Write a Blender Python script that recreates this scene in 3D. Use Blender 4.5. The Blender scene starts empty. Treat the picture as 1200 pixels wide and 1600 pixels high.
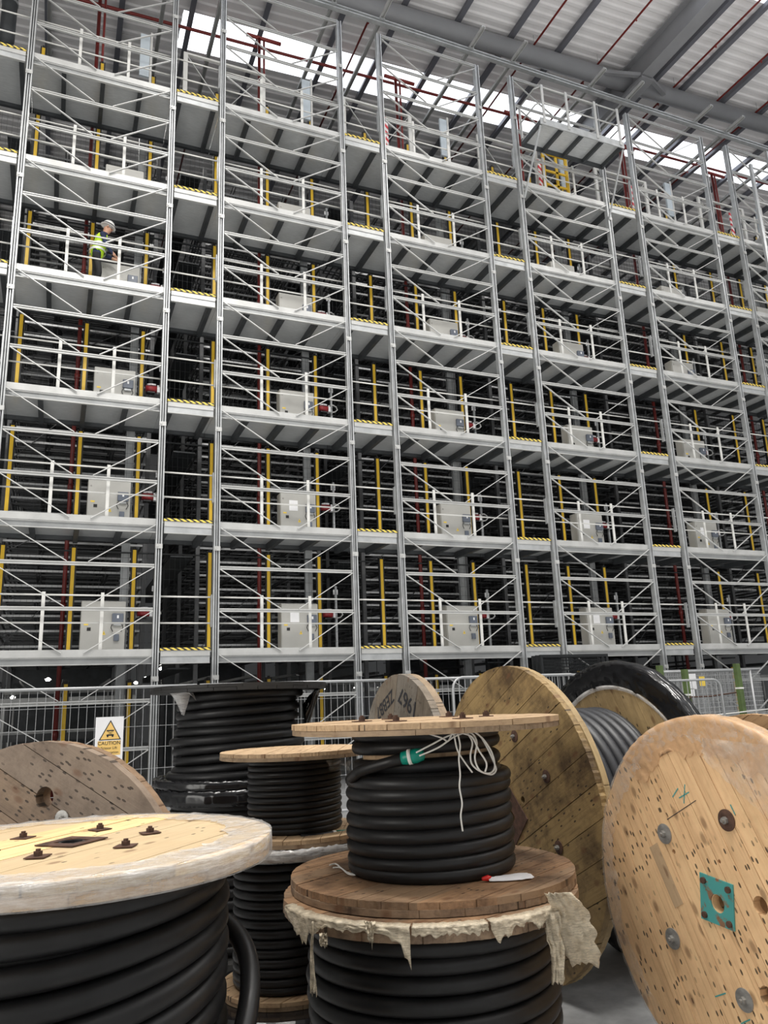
import bpy, bmesh, math, random
from mathutils import Vector, Matrix, noise
random.seed(7)
R = math.radians
PI = math.pi
scn = bpy.context.scene
COL = scn.collection

# ------------------------------------------------------------------ camera numbers
FPX, YAW, PITCH, ROLL, CAMZ = 1202.555, 0.4074014, 0.2432508, -0.0404234, 1.6
D = 15.0877                        # front plane of the storage frame
LZ = [2.72 + 2.5 * k for k in range(6)]   # walkway surface heights
MODX = [-1.182, 2.854, 6.880, 10.911, 14.989, 19.006]   # left upright of each bay
MW = 2.925                         # bay width
TOP = 18.6
_cy, _sy, _cp, _sp = math.cos(YAW), math.sin(YAW), math.cos(PITCH), math.sin(PITCH)
FW = Vector((_sy * _cp, _cy * _cp, _sp)); RT = Vector((_cy, -_sy, 0)); UP = RT.cross(FW)
CR = RT * math.cos(ROLL) + UP * math.sin(ROLL)
CU = -RT * math.sin(ROLL) + UP * math.cos(ROLL)
def ray(x, y): return FW + CR * ((x - 600) / FPX) - CU * ((y - 800) / FPX)
def atY(x, y, Y):
    v = ray(x, y); return Vector((0, 0, CAMZ)) + v * (Y / v.y)
def atX(x, y, X):
    v = ray(x, y); return Vector((0, 0, CAMZ)) + v * (X / v.x)
def atZ(x, y, Z):
    v = ray(x, y); return Vector((0, 0, CAMZ)) + v * ((Z - CAMZ) / v.z)
def onCyl(x, y, cx, cy, r):
    v = ray(x, y); a = v.x**2 + v.y**2; b = -(cx * v.x + cy * v.y); c = cx * cx + cy * cy - r * r
    t = (-b - math.sqrt(max(b * b - a * c, 0))) / a
    return Vector((0, 0, CAMZ)) + v * t

# ------------------------------------------------------------------ materials
MATS = {}
def new_mat(name):
    m = bpy.data.materials.new(name); m.use_nodes = True
    nt = m.node_tree; b = nt.nodes['Principled BSDF']; MATS[name] = m
    return m, nt, b
def N(nt, t, **kw):
    n = nt.nodes.new(t)
    for k, v in kw.items(): setattr(n, k, v)
    return n
def ramp(nt, fac, stops):
    r = N(nt, 'ShaderNodeValToRGB'); e = r.color_ramp.elements
    while len(e) < len(stops): e.new(0.5)
    for i, (p, c) in enumerate(stops):
        e[i].position = p; e[i].color = (*c, 1) if len(c) == 3 else c
    nt.links.new(fac, r.inputs[0]); return r.outputs[0]
def mixc(nt, fac, a, b, mode='MIX'):
    m = N(nt, 'ShaderNodeMix', data_type='RGBA', blend_type=mode)
    for s, v in ((m.inputs[0], fac), (m.inputs[6], a), (m.inputs[7], b)):
        if hasattr(v, 'links'): nt.links.new(v, s)
        elif isinstance(v, tuple): s.default_value = (*v, 1) if len(v) == 3 else v
        else: s.default_value = v
    return m.outputs[2]
def math_(nt, op, a, b=None, c=None):
    m = N(nt, 'ShaderNodeMath', operation=op)
    for i, v in enumerate((a, b, c)):
        if v is None: continue
        if hasattr(v, 'links'): nt.links.new(v, m.inputs[i])
        else: m.inputs[i].default_value = v
    return m.outputs[0]
def objco(nt, scale=(1, 1, 1), rot=(0, 0, 0), world=False):
    tc = N(nt, 'ShaderNodeTexCoord'); mp = N(nt, 'ShaderNodeMapping')
    if world:
        g = N(nt, 'ShaderNodeNewGeometry'); nt.links.new(g.outputs['Position'], mp.inputs[0])
    else: nt.links.new(tc.outputs['Object'], mp.inputs[0])
    mp.inputs['Scale'].default_value = scale; mp.inputs['Rotation'].default_value = rot
    return mp.outputs[0]
def noise_(nt, vec, scale, detail=3, rough=.55):
    n = N(nt, 'ShaderNodeTexNoise'); nt.links.new(vec, n.inputs['Vector'])
    n.inputs['Scale'].default_value = scale; n.inputs['Detail'].default_value = detail
    n.inputs['Roughness'].default_value = rough; return n.outputs['Fac']
def bump(nt, b, h, strength=.3, dist=.01):
    bp = N(nt, 'ShaderNodeBump'); bp.inputs['Strength'].default_value = strength
    bp.inputs['Distance'].default_value = dist
    nt.links.new(h, bp.inputs['Height']); nt.links.new(bp.outputs[0], b.inputs['Normal'])
def plain(name, col, rough=.5, metal=0, var=.12, scale=6, world=False, bmp=0):
    m, nt, b = new_mat(name)
    v = objco(nt, world=world); f = noise_(nt, v, scale)
    lo = tuple(c * (1 - var) for c in col); hi = tuple(min(1, c * (1 + var)) for c in col)
    nt.links.new(ramp(nt, f, [(.3, lo), (.7, hi)]), b.inputs['Base Color'])
    b.inputs['Roughness'].default_value = rough; b.inputs['Metallic'].default_value = metal
    if bmp: bump(nt, b, noise_(nt, v, scale * 6), bmp, .004)
    return m
plain('galv', (.43, .445, .455), .4, .45, .14, 5, True)
plain('brace_steel', (.55, .555, .55), .42, .25, .08, 3, True)
plain('beam_grey', (.30, .31, .315), .42, .4, .12, 3, True)
plain('galv_groove_shade', (.10, .105, .11), .5, .3, .14, 5, True)  # groove shade of the uprights put into the web colour
plain('galv_light', (.46, .465, .46), .42, .3, .10, 3, True)
plain('white_paint', (.62, .62, .60), .45, 0, .04)
plain('yellow_paint', (.74, .47, .03), .4, 0, .08, 4)
plain('black_paint', (.012, .012, .013), .5, 0, .2)
plain('joist_dark', (.055, .06, .065), .5, .3, .2, 4, True)  # dark grey carries the shade under the decks
plain('shelf_shaded', (.075, .077, .08), .42, .5, .3, 1.2, True)  # darkened so the colour carries the shade inside the shelving
plain('shelf_lit_front', (.46, .465, .47), .38, .5, .25, .8, True)  # front-row rails, lit tone put into the colour
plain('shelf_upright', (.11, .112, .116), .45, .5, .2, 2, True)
plain('dark_red', (.16, .015, .012), .4, 0, .2)
plain('pipe_red', (.26, .035, .03), .4, 0, .1)
plain('cabinet_grey', (.46, .455, .43), .45, 0, .03, 4)
plain('isolator_grey', (.13, .15, .19), .4)
plain('device_red', (.32, .025, .03), .35)
plain('paper', (.86, .86, .88), .7, 0, .03)
plain('sticker_yellow', (.85, .62, .10), .6, 0, .03)
plain('roof_steel', (.27, .275, .29), .5, .1, .08, 1, True)
plain('roof_steel_dark', (.15, .155, .18), .5, .1, .1, 1, True)
plain('black_wrap', (.008, .008, .009), .16, 0, .3, 8)
plain('orange', (.75, .16, .05), .5)
plain('teal_cap', (.0, .23, .17), .35, 0, .25, 20)
plain('rope', (.85, .84, .80), .7, 0, .05, 40)
plain('hivis', (.62, .95, .03), .6, 0, .06, 9)
plain('silver_band', (.72, .73, .70), .35, .1)
plain('navy', (.02, .03, .08), .8, 0, .3, 10)
plain('trousers', (.018, .018, .02), .85, 0, .3, 10)
plain('skin', (.55, .30, .20), .55, 0, .06, 10)
plain('helmet', (.85, .85, .84), .3)
plain('green_post', (.10, .15, .05), .6, 0, .3, 5)
plain('rust', (.095, .05, .034), .75, .2, .45, 30, bmp=.4)
plain('zinc', (.36, .35, .33), .45, .5, .3, 25, bmp=.3)
plain('mesh_black', (.02, .022, .024), .5, .2)
plain('mesh_galv', (.46, .47, .48), .45, .3, .06)
plain('red_tip', (.7, .02, .015), .4)
plain('wall_grey', (.42, .43, .44), .7, 0, .05, .4, True)
plain('ink', (.03, .03, .035), .8)
plain('sign_orange', (.88, .58, .18), .6, 0, .02)
plain('light_blue_panel', (.55, .62, .68), .4, 0, .05)
plain('hole_wood', (.10, .05, .02), .9)

def deck_mat():
    m, nt, b = new_mat('deck_sheet')
    v = objco(nt, world=True)
    f = noise_(nt, v, 1.6, 5); f2 = noise_(nt, objco(nt, (2, 14, 2), world=True), 3, 4)
    c = mixc(nt, .45, ramp(nt, f, [(.3, (.46, .48, .49)), (.7, (.64, .66, .67))]), ramp(nt, f2, [(.3, (.42, .44, .45)), (.7, (.68, .70, .71))]))
    vo = N(nt, 'ShaderNodeTexVoronoi'); nt.links.new(v, vo.inputs['Vector']); vo.inputs['Scale'].default_value = 26
    sp = math_(nt, 'LESS_THAN', vo.outputs['Distance'], .13)
    sel = math_(nt, 'GREATER_THAN', noise_(nt, v, 1.1, 2), .55)
    c = mixc(nt, math_(nt, 'MULTIPLY', sp, sel), c, (.75, .77, .78))
    nt.links.new(c, b.inputs['Base Color']); b.inputs['Metallic'].default_value = .35
    nt.links.new(ramp(nt, f, [(.3, (.3,) * 3), (.7, (.5,) * 3)]), b.inputs['Roughness'])
    bump(nt, b, f2, .25, .01)
deck_mat()

def floor_mat():
    m, nt, b = new_mat('concrete')
    v = objco(nt, world=True)
    c = ramp(nt, noise_(nt, v, 1.3, 6, .65), [(.3, (.24, .245, .25)), (.7, (.36, .365, .37))])
    c = mixc(nt, .35, c, ramp(nt, noise_(nt, v, 14, 5), [(.35, (.2, .2, .2)), (.65, (.42, .42, .42))]))
    nt.links.new(c, b.inputs['Base Color']); b.inputs['Roughness'].default_value = .38
floor_mat()

def roof_mat():
    m, nt, b = new_mat('roof_sheet')
    v = objco(nt, (1, .3, 1), world=True)
    c = ramp(nt, noise_(nt, v, 1.2, 4), [(.3, (.74, .73, .74)), (.7, (.82, .81, .82))])
    nt.links.new(c, b.inputs['Base Color']); b.inputs['Roughness'].default_value = .5
roof_mat()

def hazard_mat():
    m, nt, b = new_mat('hazard')
    tc = N(nt, 'ShaderNodeTexCoord'); s = N(nt, 'ShaderNodeSeparateXYZ'); nt.links.new(tc.outputs['Object'], s.inputs[0])
    a = math_(nt, 'ADD', math_(nt, 'MULTIPLY', s.outputs[0], 8.0), math_(nt, 'MULTIPLY', s.outputs[1], 8.0))
    a = math_(nt, 'ADD', a, math_(nt, 'MULTIPLY', s.outputs[2], 14.0))
    f = math_(nt, 'GREATER_THAN', math_(nt, 'FRACT', a), .5)
    nt.links.new(mixc(nt, f, (.03, .03, .028), (.80, .60, .10)), b.inputs['Base Color']); b.inputs['Roughness'].default_value = .6
hazard_mat()
def redwhite_mat():
    m, nt, b = new_mat('red_white')
    tc = N(nt, 'ShaderNodeTexCoord'); s = N(nt, 'ShaderNodeSeparateXYZ'); nt.links.new(tc.outputs['Object'], s.inputs[0])
    a = math_(nt, 'ADD', math_(nt, 'MULTIPLY', s.outputs[2], 5), math_(nt, 'MULTIPLY', s.outputs[0], 5))
    nt.links.new(mixc(nt, math_(nt, 'GREATER_THAN', math_(nt, 'FRACT', a), .5), (.7, .04, .06), (.85, .82, .82)), b.inputs['Base Color'])
redwhite_mat()

def wood_mat(name, base, dark, pw=.1, rot=0, stain=.5, nails=1.0, grey=None, seed=0, knots=.6):
    """planks along local X, each pw wide"""
    m, nt, b = new_mat(name)
    v = objco(nt, rot=(0, 0, rot)); s = N(nt, 'ShaderNodeSeparateXYZ'); nt.links.new(v, s.inputs[0])
    idx = math_(nt, 'FLOOR', math_(nt, 'DIVIDE', s.outputs[1], pw))
    wn = N(nt, 'ShaderNodeTexWhiteNoise', noise_dimensions='1D'); nt.links.new(math_(nt, 'ADD', idx, seed + .5), wn.inputs['W'])
    tint = wn.outputs['Value']
    off = N(nt, 'ShaderNodeVectorMath', operation='ADD'); nt.links.new(v, off.inputs[0])
    cb = N(nt, 'ShaderNodeCombineXYZ'); nt.links.new(math_(nt, 'MULTIPLY', tint, 37.0), cb.inputs[0]); nt.links.new(math_(nt, 'MULTIPLY', tint, 11.0), cb.inputs[2])
    nt.links.new(cb.outputs[0], off.inputs[1])
    st = N(nt, 'ShaderNodeVectorMath', operation='MULTIPLY'); nt.links.new(off.outputs[0], st.inputs[0]); st.inputs[1].default_value = (1.6, 26, 26)
    g1 = noise_(nt, st.outputs[0], 2.6, 5, .6)
    st2 = N(nt, 'ShaderNodeVectorMath', operation='MULTIPLY'); nt.links.new(off.outputs[0], st2.inputs[0]); st2.inputs[1].default_value = (.7, 7, 7)
    g2 = noise_(nt, st2.outputs[0], 2.2, 3, .5)
    hi = tuple(min(1, c * 1.22) for c in base)
    c = ramp(nt, g1, [(.34, tuple(x * .25 + y * .75 for x, y in zip(base, dark))), (.47, base), (.68, hi)])
    c = mixc(nt, .55, c, ramp(nt, g2, [(.3, tuple(x * .55 + y * .45 for x, y in zip(base, dark))), (.6, base), (.8, hi)]))
    c = mixc(nt, math_(nt, 'MULTIPLY', tint, .38), c, tuple(x * .72 for x in base))
    if grey:
        c = mixc(nt, math_(nt, 'MULTIPLY', math_(nt, 'GREATER_THAN', tint, .7), .55), c, grey)
    # weather stains
    sf = ramp(nt, noise_(nt, v, 3.1, 8, .72), [(.44, (0, 0, 0)), (.64, (1, 1, 1))])
    c = mixc(nt, math_(nt, 'MULTIPLY', sf, stain), c, dark)
    # nail dents, short dark ticks
    nv = N(nt, 'ShaderNodeVectorMath', operation='MULTIPLY'); nt.links.new(v, nv.inputs[0]); nv.inputs[1].default_value = (15, 36, 15)
    vo = N(nt, 'ShaderNodeTexVoronoi', voronoi_dimensions='2D'); nt.links.new(nv.outputs[0], vo.inputs['Vector']); vo.inputs['Scale'].default_value = 1
    sc = N(nt, 'ShaderNodeSeparateColor'); nt.links.new(vo.outputs['Color'], sc.inputs[0])
    tick = math_(nt, 'MULTIPLY', math_(nt, 'LESS_THAN', vo.outputs['Distance'], .17), math_(nt, 'GREATER_THAN', sc.outputs[0], 1 - .5 * nails))
    tick = math_(nt, 'MULTIPLY', tick, ramp(nt, noise_(nt, v, 2.3, 3), [(.42, (.0,) * 3), (.5, (1,) * 3)]))
    c = mixc(nt, math_(nt, 'MULTIPLY', tick, .9), c, (.04, .025, .015))
    # knots
    kv = N(nt, 'ShaderNodeVectorMath', operation='MULTIPLY'); nt.links.new(off.outputs[0], kv.inputs[0]); kv.inputs[1].default_value = (3.2, 6, 6)
    ko = N(nt, 'ShaderNodeTexVoronoi', voronoi_dimensions='2D'); nt.links.new(kv.outputs[0], ko.inputs['Vector']); ko.inputs['Scale'].default_value = 1
    kf = ramp(nt, ko.outputs['Distance'], [(.05, (1, 1, 1)), (.11, (0, 0, 0))])
    c = mixc(nt, math_(nt, 'MULTIPLY', kf, knots), c, (.16, .07, .03))
    nt.links.new(c, b.inputs['Base Color']); b.inputs['Roughness'].default_value = .62
    bump(nt, b, g1, .35, .004)
    return m
wood_mat('wood_new', (.92, .66, .33), (.42, .23, .09), .145, 0, .18, .25, (.42, .35, .26), 3)
wood_mat('wood_new_x', (.62, .42, .22), (.32, .18, .08), .145, PI / 2, .3, .2)
wood_mat('wood_tan', (.94, .61, .33), (.34, .17, .07), .085, 0, .24, 1.1, None, 9)
wood_mat('wood_tan_x', (.52, .33, .17), (.25, .13, .06), .085, PI / 2, .4, .6)
wood_mat('wood_olive', (.40, .27, .115), (.07, .04, .018), .16, 0, .9, .5, None, 5)
wood_mat('wood_olive_x', (.50, .36, .18), (.16, .10, .04), .16, PI / 2, .5, .3)
wood_mat('wood_brown', (.31, .215, .14), (.09, .055, .035), .15, 0, .7, 1.5, (.30, .24, .19), 2)
wood_mat('wood_brown_x', (.34, .22, .13), (.15, .09, .05), .15, PI / 2, .5, .5)
wood_mat('wood_warm', (.40, .235, .125), (.08, .04, .02), .11, 0, .85, .5, (.27, .19, .12), 8)
wood_mat('wood_warm_x', (.34, .235, .15), (.07, .04, .025), .11, PI / 2, .9, .3)
wood_mat('wood_pale', (.60, .42, .25), (.26, .15, .08), .12, 0, .3, .4, None, 4)
wood_mat('wood_pale_x', (.38, .27, .17), (.14, .09, .05), .12, PI / 2, .6, .2)
wood_mat('wood_grey', (.27, .22, .165), (.10, .075, .05), .15, 0, .55, .4, (.26, .24, .21), 6)
wood_mat('wood_grey_x', (.38, .28, .18), (.15, .10, .06), .15, PI / 2, .5, .3)
wood_mat('wood_black', (.022, .021, .02), (.008, .008, .008), .12, 0, .5, .0, knots=0)

def rubber():
    m, nt, b = new_mat('cable_black')
    v = objco(nt)
    nt.links.new(ramp(nt, noise_(nt, v, 5, 5, .7), [(.35, (.008, .008, .0085)), (.7, (.017, .017, .018))]), b.inputs['Base Color'])
    nt.links.new(ramp(nt, noise_(nt, v, 9, 4), [(.3, (.36,) * 3), (.7, (.52,) * 3)]), b.inputs['Roughness'])
    b.inputs['Specular IOR Level'].default_value = .4
    m, nt, b = new_mat('cable_grey')
    v = objco(nt)
    nt.links.new(ramp(nt, noise_(nt, v, 5, 5, .7), [(.35, (.024, .025, .029)), (.7, (.040, .042, .048))]), b.inputs['Base Color'])
    b.inputs['Roughness'].default_value = .42
rubber()

def film(name, col, alpha_lo, alpha_hi, rough=.22, scale=9):
    m, nt, b = new_mat(name)
    v = objco(nt)
    f = noise_(nt, v, scale, 5, .65)
    wv = noise_(nt, objco(nt, (1, 1, 6)), scale * 1.5, 4, .6)
    b.inputs['Base Color'].default_value = (*col, 1); b.inputs['Roughness'].default_value = rough
    a = ramp(nt, math_(nt, 'MULTIPLY', math_(nt, 'ADD', f, wv), .5), [(.38, (alpha_lo,) * 3), (.6, (alpha_hi,) * 3)])
    nt.links.new(a, b.inputs['Alpha'])
    bump(nt, b, math_(nt, 'ADD', f, wv), .3 if 'torn' in name else .55, .015)
film('film_white', (.86, .85, .84), .22, .62, .10, 7)
film('film_clear', (.80, .74, .66), .03, .34, .16, 7)
film('film_tan', (.74, .47, .26), .45, .85, .35, 4)
film('film_torn', (.74, .64, .48), .35, .95, .35, 22)

def translucent_roof():
    m, nt, b = new_mat('rooflight_sheet')
    out = nt.nodes['Material Output']; nt.nodes.remove(b)
    t = N(nt, 'ShaderNodeBsdfTransparent'); t.inputs[0].default_value = (.95, .97, 1, 1)
    d = N(nt, 'ShaderNodeBsdfTranslucent'); d.inputs[0].default_value = (.9, .9, .9, 1)
    x = N(nt, 'ShaderNodeMixShader'); x.inputs[0].default_value = .35
    nt.links.new(t.outputs[0], x.inputs[1]); nt.links.new(d.outputs[0], x.inputs[2]); nt.links.new(x.outputs[0], out.inputs[0])
translucent_roof()
def lamp_mat():
    m, nt, b = new_mat('lamp_glow')
    b.inputs['Emission Color'].default_value = (1, .97, .9, 1); b.inputs['Emission Strength'].default_value = 25
lamp_mat()

# ------------------------------------------------------------------ mesh builder
class MB:
    def __init__(s): s.v = []; s.f = []; s.m = []; s.mi = 0
    def face(s, idx): s.f.append(idx); s.m.append(s.mi)
    def hexa(s, p):
        b = len(s.v); s.v += [tuple(q) for q in p]
        for q in ((0, 3, 2, 1), (4, 5, 6, 7), (0, 1, 5, 4), (1, 2, 6, 5), (2, 3, 7, 6), (3, 0, 4, 7)): s.face([b + i for i in q])
        return s
    def box(s, x0, x1, y0, y1, z0, z1):
        return s.hexa([(x0, y0, z0), (x1, y0, z0), (x1, y1, z0), (x0, y1, z0), (x0, y0, z1), (x1, y0, z1), (x1, y1, z1), (x0, y1, z1)])
    def beam(s, p, q, w, h, up=(0, 0, 1)):
        p, q = Vector(p), Vector(q); d = (q - p).normalized(); u = Vector(up)
        if abs(d.dot(u)) > .98: u = Vector((0, 1, 0))
        a = d.cross(u).normalized() * (w / 2); c = a.cross(d).normalized() * (h / 2)
        return s.hexa([p - a - c, p + a - c, q + a - c, q - a - c, p - a + c, p + a + c, q + a + c, q - a + c])
    def tube(s, pts, r, n=8, closed=False, cap=True):
        pts = [Vector(p) for p in pts]; rs = r if isinstance(r, (list, tuple)) else [r] * len(pts)
        b0 = len(s.v); L = len(pts); pu = None
        for i, p in enumerate(pts):
            if closed: d = pts[(i + 1) % L] - pts[i - 1]
            else: d = pts[min(i + 1, L - 1)] - pts[max(i - 1, 0)]
            d.normalize()
            if pu is None:
                pu = Vector((0, 0, 1)) if abs(d.z) < .9 else Vector((1, 0, 0))
            a = d.cross(pu); a.normalize(); c = a.cross(d); pu = c
            for k in range(n):
                t = 2 * PI * k / n; s.v.append(tuple(p + (a * math.cos(t) + c * math.sin(t)) * rs[i]))
        for i in range(L if closed else L - 1):
            j = (i + 1) % L
            for k in range(n):
                k2 = (k + 1) % n
                s.face([b0 + i * n + k, b0 + i * n + k2, b0 + j * n + k2, b0 + j * n + k])
        if cap and not closed:
            s.face([b0 + k for k in range(n)][::-1]); s.face([b0 + (L - 1) * n + k for k in range(n)])
        return s
    def prism(s, poly, z0, z1):
        b = len(s.v); n = len(poly)
        s.v += [(x, y, z0) for x, y in poly] + [(x, y, z1) for x, y in poly]
        s.face([b + i for i in range(n)][::-1]); s.face([b + n + i for i in range(n)])
        for i in range(n): s.face([b + i, b + (i + 1) % n, b + n + (i + 1) % n, b + n + i])
        return s
    def lathe(s, prof, n=96, cx=0, cy=0, closed=True):
        b = len(s.v); m = len(prof)
        for i in range(n):
            t = 2 * PI * i / n
            for r, z in prof: s.v.append((cx + r * math.cos(t), cy + r * math.sin(t), z))
        for i in range(n):
            j = (i + 1) % n
            for k in range(m if closed else m - 1):
                k2 = (k + 1) % m
                s.face([b + i * m + k, b + j * m + k, b + j * m + k2, b + i * m + k2])
        return s
    def grid(s, P):
        b = len(s.v); h, w = len(P), len(P[0])
        for row in P: s.v += [tuple(q) for q in row]
        for i in range(h - 1):
            for j in range(w - 1): s.face([b + i * w + j, b + i * w + j + 1, b + (i + 1) * w + j + 1, b + (i + 1) * w + j])
        return s
    def xf(s, M, start=0):
        for i in range(start, len(s.v)): s.v[i] = tuple(M @ Vector(s.v[i]))
        return s
    def build(s, name, mat, parent=None, smooth=False, loc=None, bevel=0, solid=0, fix=False):
        me = bpy.data.meshes.new(name); me.from_pydata(s.v, [], s.f)
        mats = mat if isinstance(mat, (list, tuple)) else [mat]
        for q in mats: me.materials.append(MATS[q])
        if len(mats) > 1:
            for p, i in zip(me.polygons, s.m): p.material_index = i
        if fix:
            bm = bmesh.new(); bm.from_mesh(me); bmesh.ops.recalc_face_normals(bm, faces=bm.faces); bm.to_mesh(me); bm.free()
        if smooth:
            for p in me.polygons: p.use_smooth = True
        o = bpy.data.objects.new(name, me); COL.objects.link(o)
        if parent is not None: o.parent = parent
        if loc is not None: o.location = loc
        if bevel:
            bv = o.modifiers.new('b', 'BEVEL'); bv.width = bevel; bv.segments = 2; bv.limit_method = 'ANGLE'
        if solid:
            sd = o.modifiers.new('s', 'SOLIDIFY'); sd.thickness = solid; sd.offset = 0
        return o
def thing(name, label, cat, loc=(0, 0, 0), group=None, rz=0, M=None):
    o = bpy.data.objects.new(name, None); COL.objects.link(o); o.empty_display_size = .1
    if M is not None: o.matrix_world = M
    else: o.location = loc; o.rotation_euler = (0, 0, rz)
    o['label'] = label; o['category'] = cat
    if group: o['group'] = group
    return o
def tag(o, label, cat, group=None):
    o['label'] = label; o['category'] = cat
    if group: o['group'] = group
    return o
def struct(o): o['kind'] = 'structure'; return o
KIDS = {}
def kids(o):
    if o.name not in KIDS: KIDS[o.name] = [c for c in bpy.data.objects if c.parent == o]
    return KIDS[o.name]
def dup(root, loc, label, group=None):
    r = root.copy(); COL.objects.link(r); r.location = loc; r['label'] = label
    if group: r['group'] = group
    for ch in kids(root):
        c = ch.copy(); COL.objects.link(c); c.parent = r
        for g in kids(ch):
            d = g.copy(); COL.objects.link(d); d.parent = c
    return r
ORD = ['first', 'second', 'third', 'fourth', 'fifth', 'sixth']
LEV = ['lowest walkway', 'second walkway', 'third walkway', 'fourth walkway', 'fifth walkway', 'top walkway']
BAY = ['leftmost bay', 'second bay', 'third bay', 'fourth bay', 'fifth bay', 'rightmost bay']
GAPN = ['gap before the leftmost bay', 'gap after the leftmost bay', 'gap after the second bay', 'gap after the third bay', 'gap after the fourth bay', 'gap before the rightmost bay']

# ================================================================== HALL
RS, RX0, RZ0 = .05, 2.3, 21.0
def roofz(x): return RZ0 + RS * (x - RX0)
XL, XR, YF, YB = -16.0, 34.0, -14.0, 46.0
struct(MB().box(XL, XR, YF, YB, -.2, 0).build('floor', 'concrete'))
# corrugated ceiling, ribs run along X, open strips for the rooflights
SK = [(-10.2, -8.4), (-3.4, -1.6), (10.9, 12.75), (18.38, 19.75)]
def sheet(mb, y0, y1, xr=None):
    ys = []; y = y0
    while y < y1 - 1e-6:
        for dy, dz in ((0, 0), (.10, 0), (.14, .045), (.27, .045)):
            ys.append((min(y + dy, y1), dz))
        y += .31
    ys.append((y1, 0))
    for x0, x1 in ((XL, XR) if xr is None else xr,):
        P = [[(x, yy, roofz(x) + dz) for yy, dz in ys] for x in (x0, x1)]
        mb.grid(P)
cm = MB(); prev = YF
for a, b_ in SK + [(YB, YB)]:
    sheet(cm, prev, a); prev = b_
    if b_ > a: sheet(cm, a, b_, (XL, 2.35))
struct(cm.build('ceiling', 'roof_sheet'))
for i, (a, b_) in enumerate(SK):
    m = MB(); m.grid([[(x, y, roofz(x) + .03) for y in (a - .02, b_ + .02)] for x in (2.33, XR)])
    struct(m.build('window_%d' % (i + 1), 'rooflight_sheet'))
H = 25
struct(MB().box(XL - .3, XL, YF, YB, 0, H).build('wall_left', 'wall_grey'))
struct(MB().box(XR, XR + .3, YF, YB, 0, H).build('wall_right', 'wall_grey'))
struct(MB().box(XL, XR, YB, YB + .3, 0, H).build('wall_back', 'wall_grey'))
struct(MB().box(XL, XR, YF - .3, YF, 0, H).build('wall_front', 'wall_grey'))
for i, x in enumerate((-2, 8, 18)):  # unseen blank door panels, added to go with the front fill light
    m = MB().box(x - 2.5, x + 2.5, YF + .001, YF + .06, 0, 5)
    for z in (1, 2, 3, 4): m.box(x - 2.5, x + 2.5, YF + .06, YF + .09, z - .04, z + .04)
    struct(m.build('added_door_%d' % (i + 1), 'white_paint'))
for i, y in enumerate((-9, -3, 3, 9)): struct(MB().box(XL + .001, XL + .05, y - 2.5, y + 2.5, 1, 8).build('window_%d' % (i + 5), 'white_paint'))  # unseen blank window panels, added to go with the left fill light
# purlins (along Y) under the sheets
PX = [-4.8, -3.0, -1.2, .7, 2.55, 4.55, 6.65, 8.24, 10.0, 11.86, 13.62, 17.55, 18.8, 20.67, 22.5, 24.3, 26.1, 27.9, 29.7]
tn = 0
for x in PX:
    tn += 1; z = roofz(x)
    m = MB().box(x - .03, x + .03, YF, YB, z - .20, z - .005)
    m.box(x - .075, x + .075, YF, YB, z - .21, z - .195)
    struct(m.build('trim_%d' % tn, 'roof_steel_dark'))
# deep I girder along Y
def ibeam(mb, p, q, w, h, t=.03):
    p, q = Vector(p), Vector(q); u = Vector((0, 0, 1))
    mb.beam(p, q, t, h); mb.beam(p + u * (h / 2), q + u * (h / 2), w, t); mb.beam(p - u * (h / 2), q - u * (h / 2), w, t)
m = MB(); ibeam(m, (16.35, YF, 21.1), (16.35, YB, 21.1), .42, .85)
tn += 1; struct(m.build('trim_%d' % tn, 'roof_steel'))
# large tube tie along X below the purlins
m = MB().tube([(XL, 15.9, roofz(XL) - .62), (XR, 16.3, roofz(XR) - .62)], .27, 24)
tn += 1; struct(m.build('trim_%d' % tn, 'roof_steel', smooth=True))
m = MB()
for sx in (-1, 1):
    m.beam((16.35 + sx * 1.3, 15.95, roofz(16) - .75), (16.35 + sx * .2, 15.4, roofz(16) - 1.0), .12, .12)
m.box(16.1, 16.6, 15.3, 16.5, roofz(16.3) - 1.18, roofz(16.3) - 1.10)
tn += 1; struct(m.build('trim_%d' % tn, 'roof_steel'))

# sprinkler pipes under the roof
def pipe(pts, r, mat, label, name='sprinkler_pipe', cat='pipe', n=8):
    return tag(MB().tube(pts, r, n).build(name, mat, smooth=True), label, cat)
pipe([(XL + .1, 18.1, roofz(XL) - .55), (XR - .1, 19.0, roofz(XR) - .55)], .045, 'pipe_red', 'thick red sprinkler main running beside the bright rooflight strip')
def droppers(o, x, y0, y1):
    y = y0
    while y < y1:
        MB().tube([(x, y, roofz(x) - .42), (x, y, roofz(x) - .33)], .025, 6).build('sprinkler_head', 'pipe_red', o); y += 2.6
for x, dsc in ((7.38, 'crossing the rooflight above the second bay'), (12.6, 'over the third and fourth bays'), (15.05, 'hugging the left side of the deep roof girder'),
               (18.25, 'just right of the deep roof girder'), (20.24, 'at the upper right of the roof'), (22.1, 'farthest right under the roof'),
               (3.2, 'above the leftmost bay')):
    o = pipe([(x, -2, roofz(x) - .33), (x, 30, roofz(x) - .33)], .032, 'dark_red', 'thin dark red sprinkler branch ' + dsc)
    for y in range(0, 30, 4): MB().tube([(x, y, roofz(x) - .33), (x, y, roofz(x) + .02)], .008, 6).build('hanger', 'galv', o)
    if x > 7: droppers(o, x, 9, 20)
pipe([atZ(640, 52, 20.6), atZ(800, 102, 20.7), atZ(1000, 165, 20.85), atZ(1100, 205, 20.9)], .028, 'dark_red', 'thin red pipe under the roof just above the guide beam')

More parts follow.
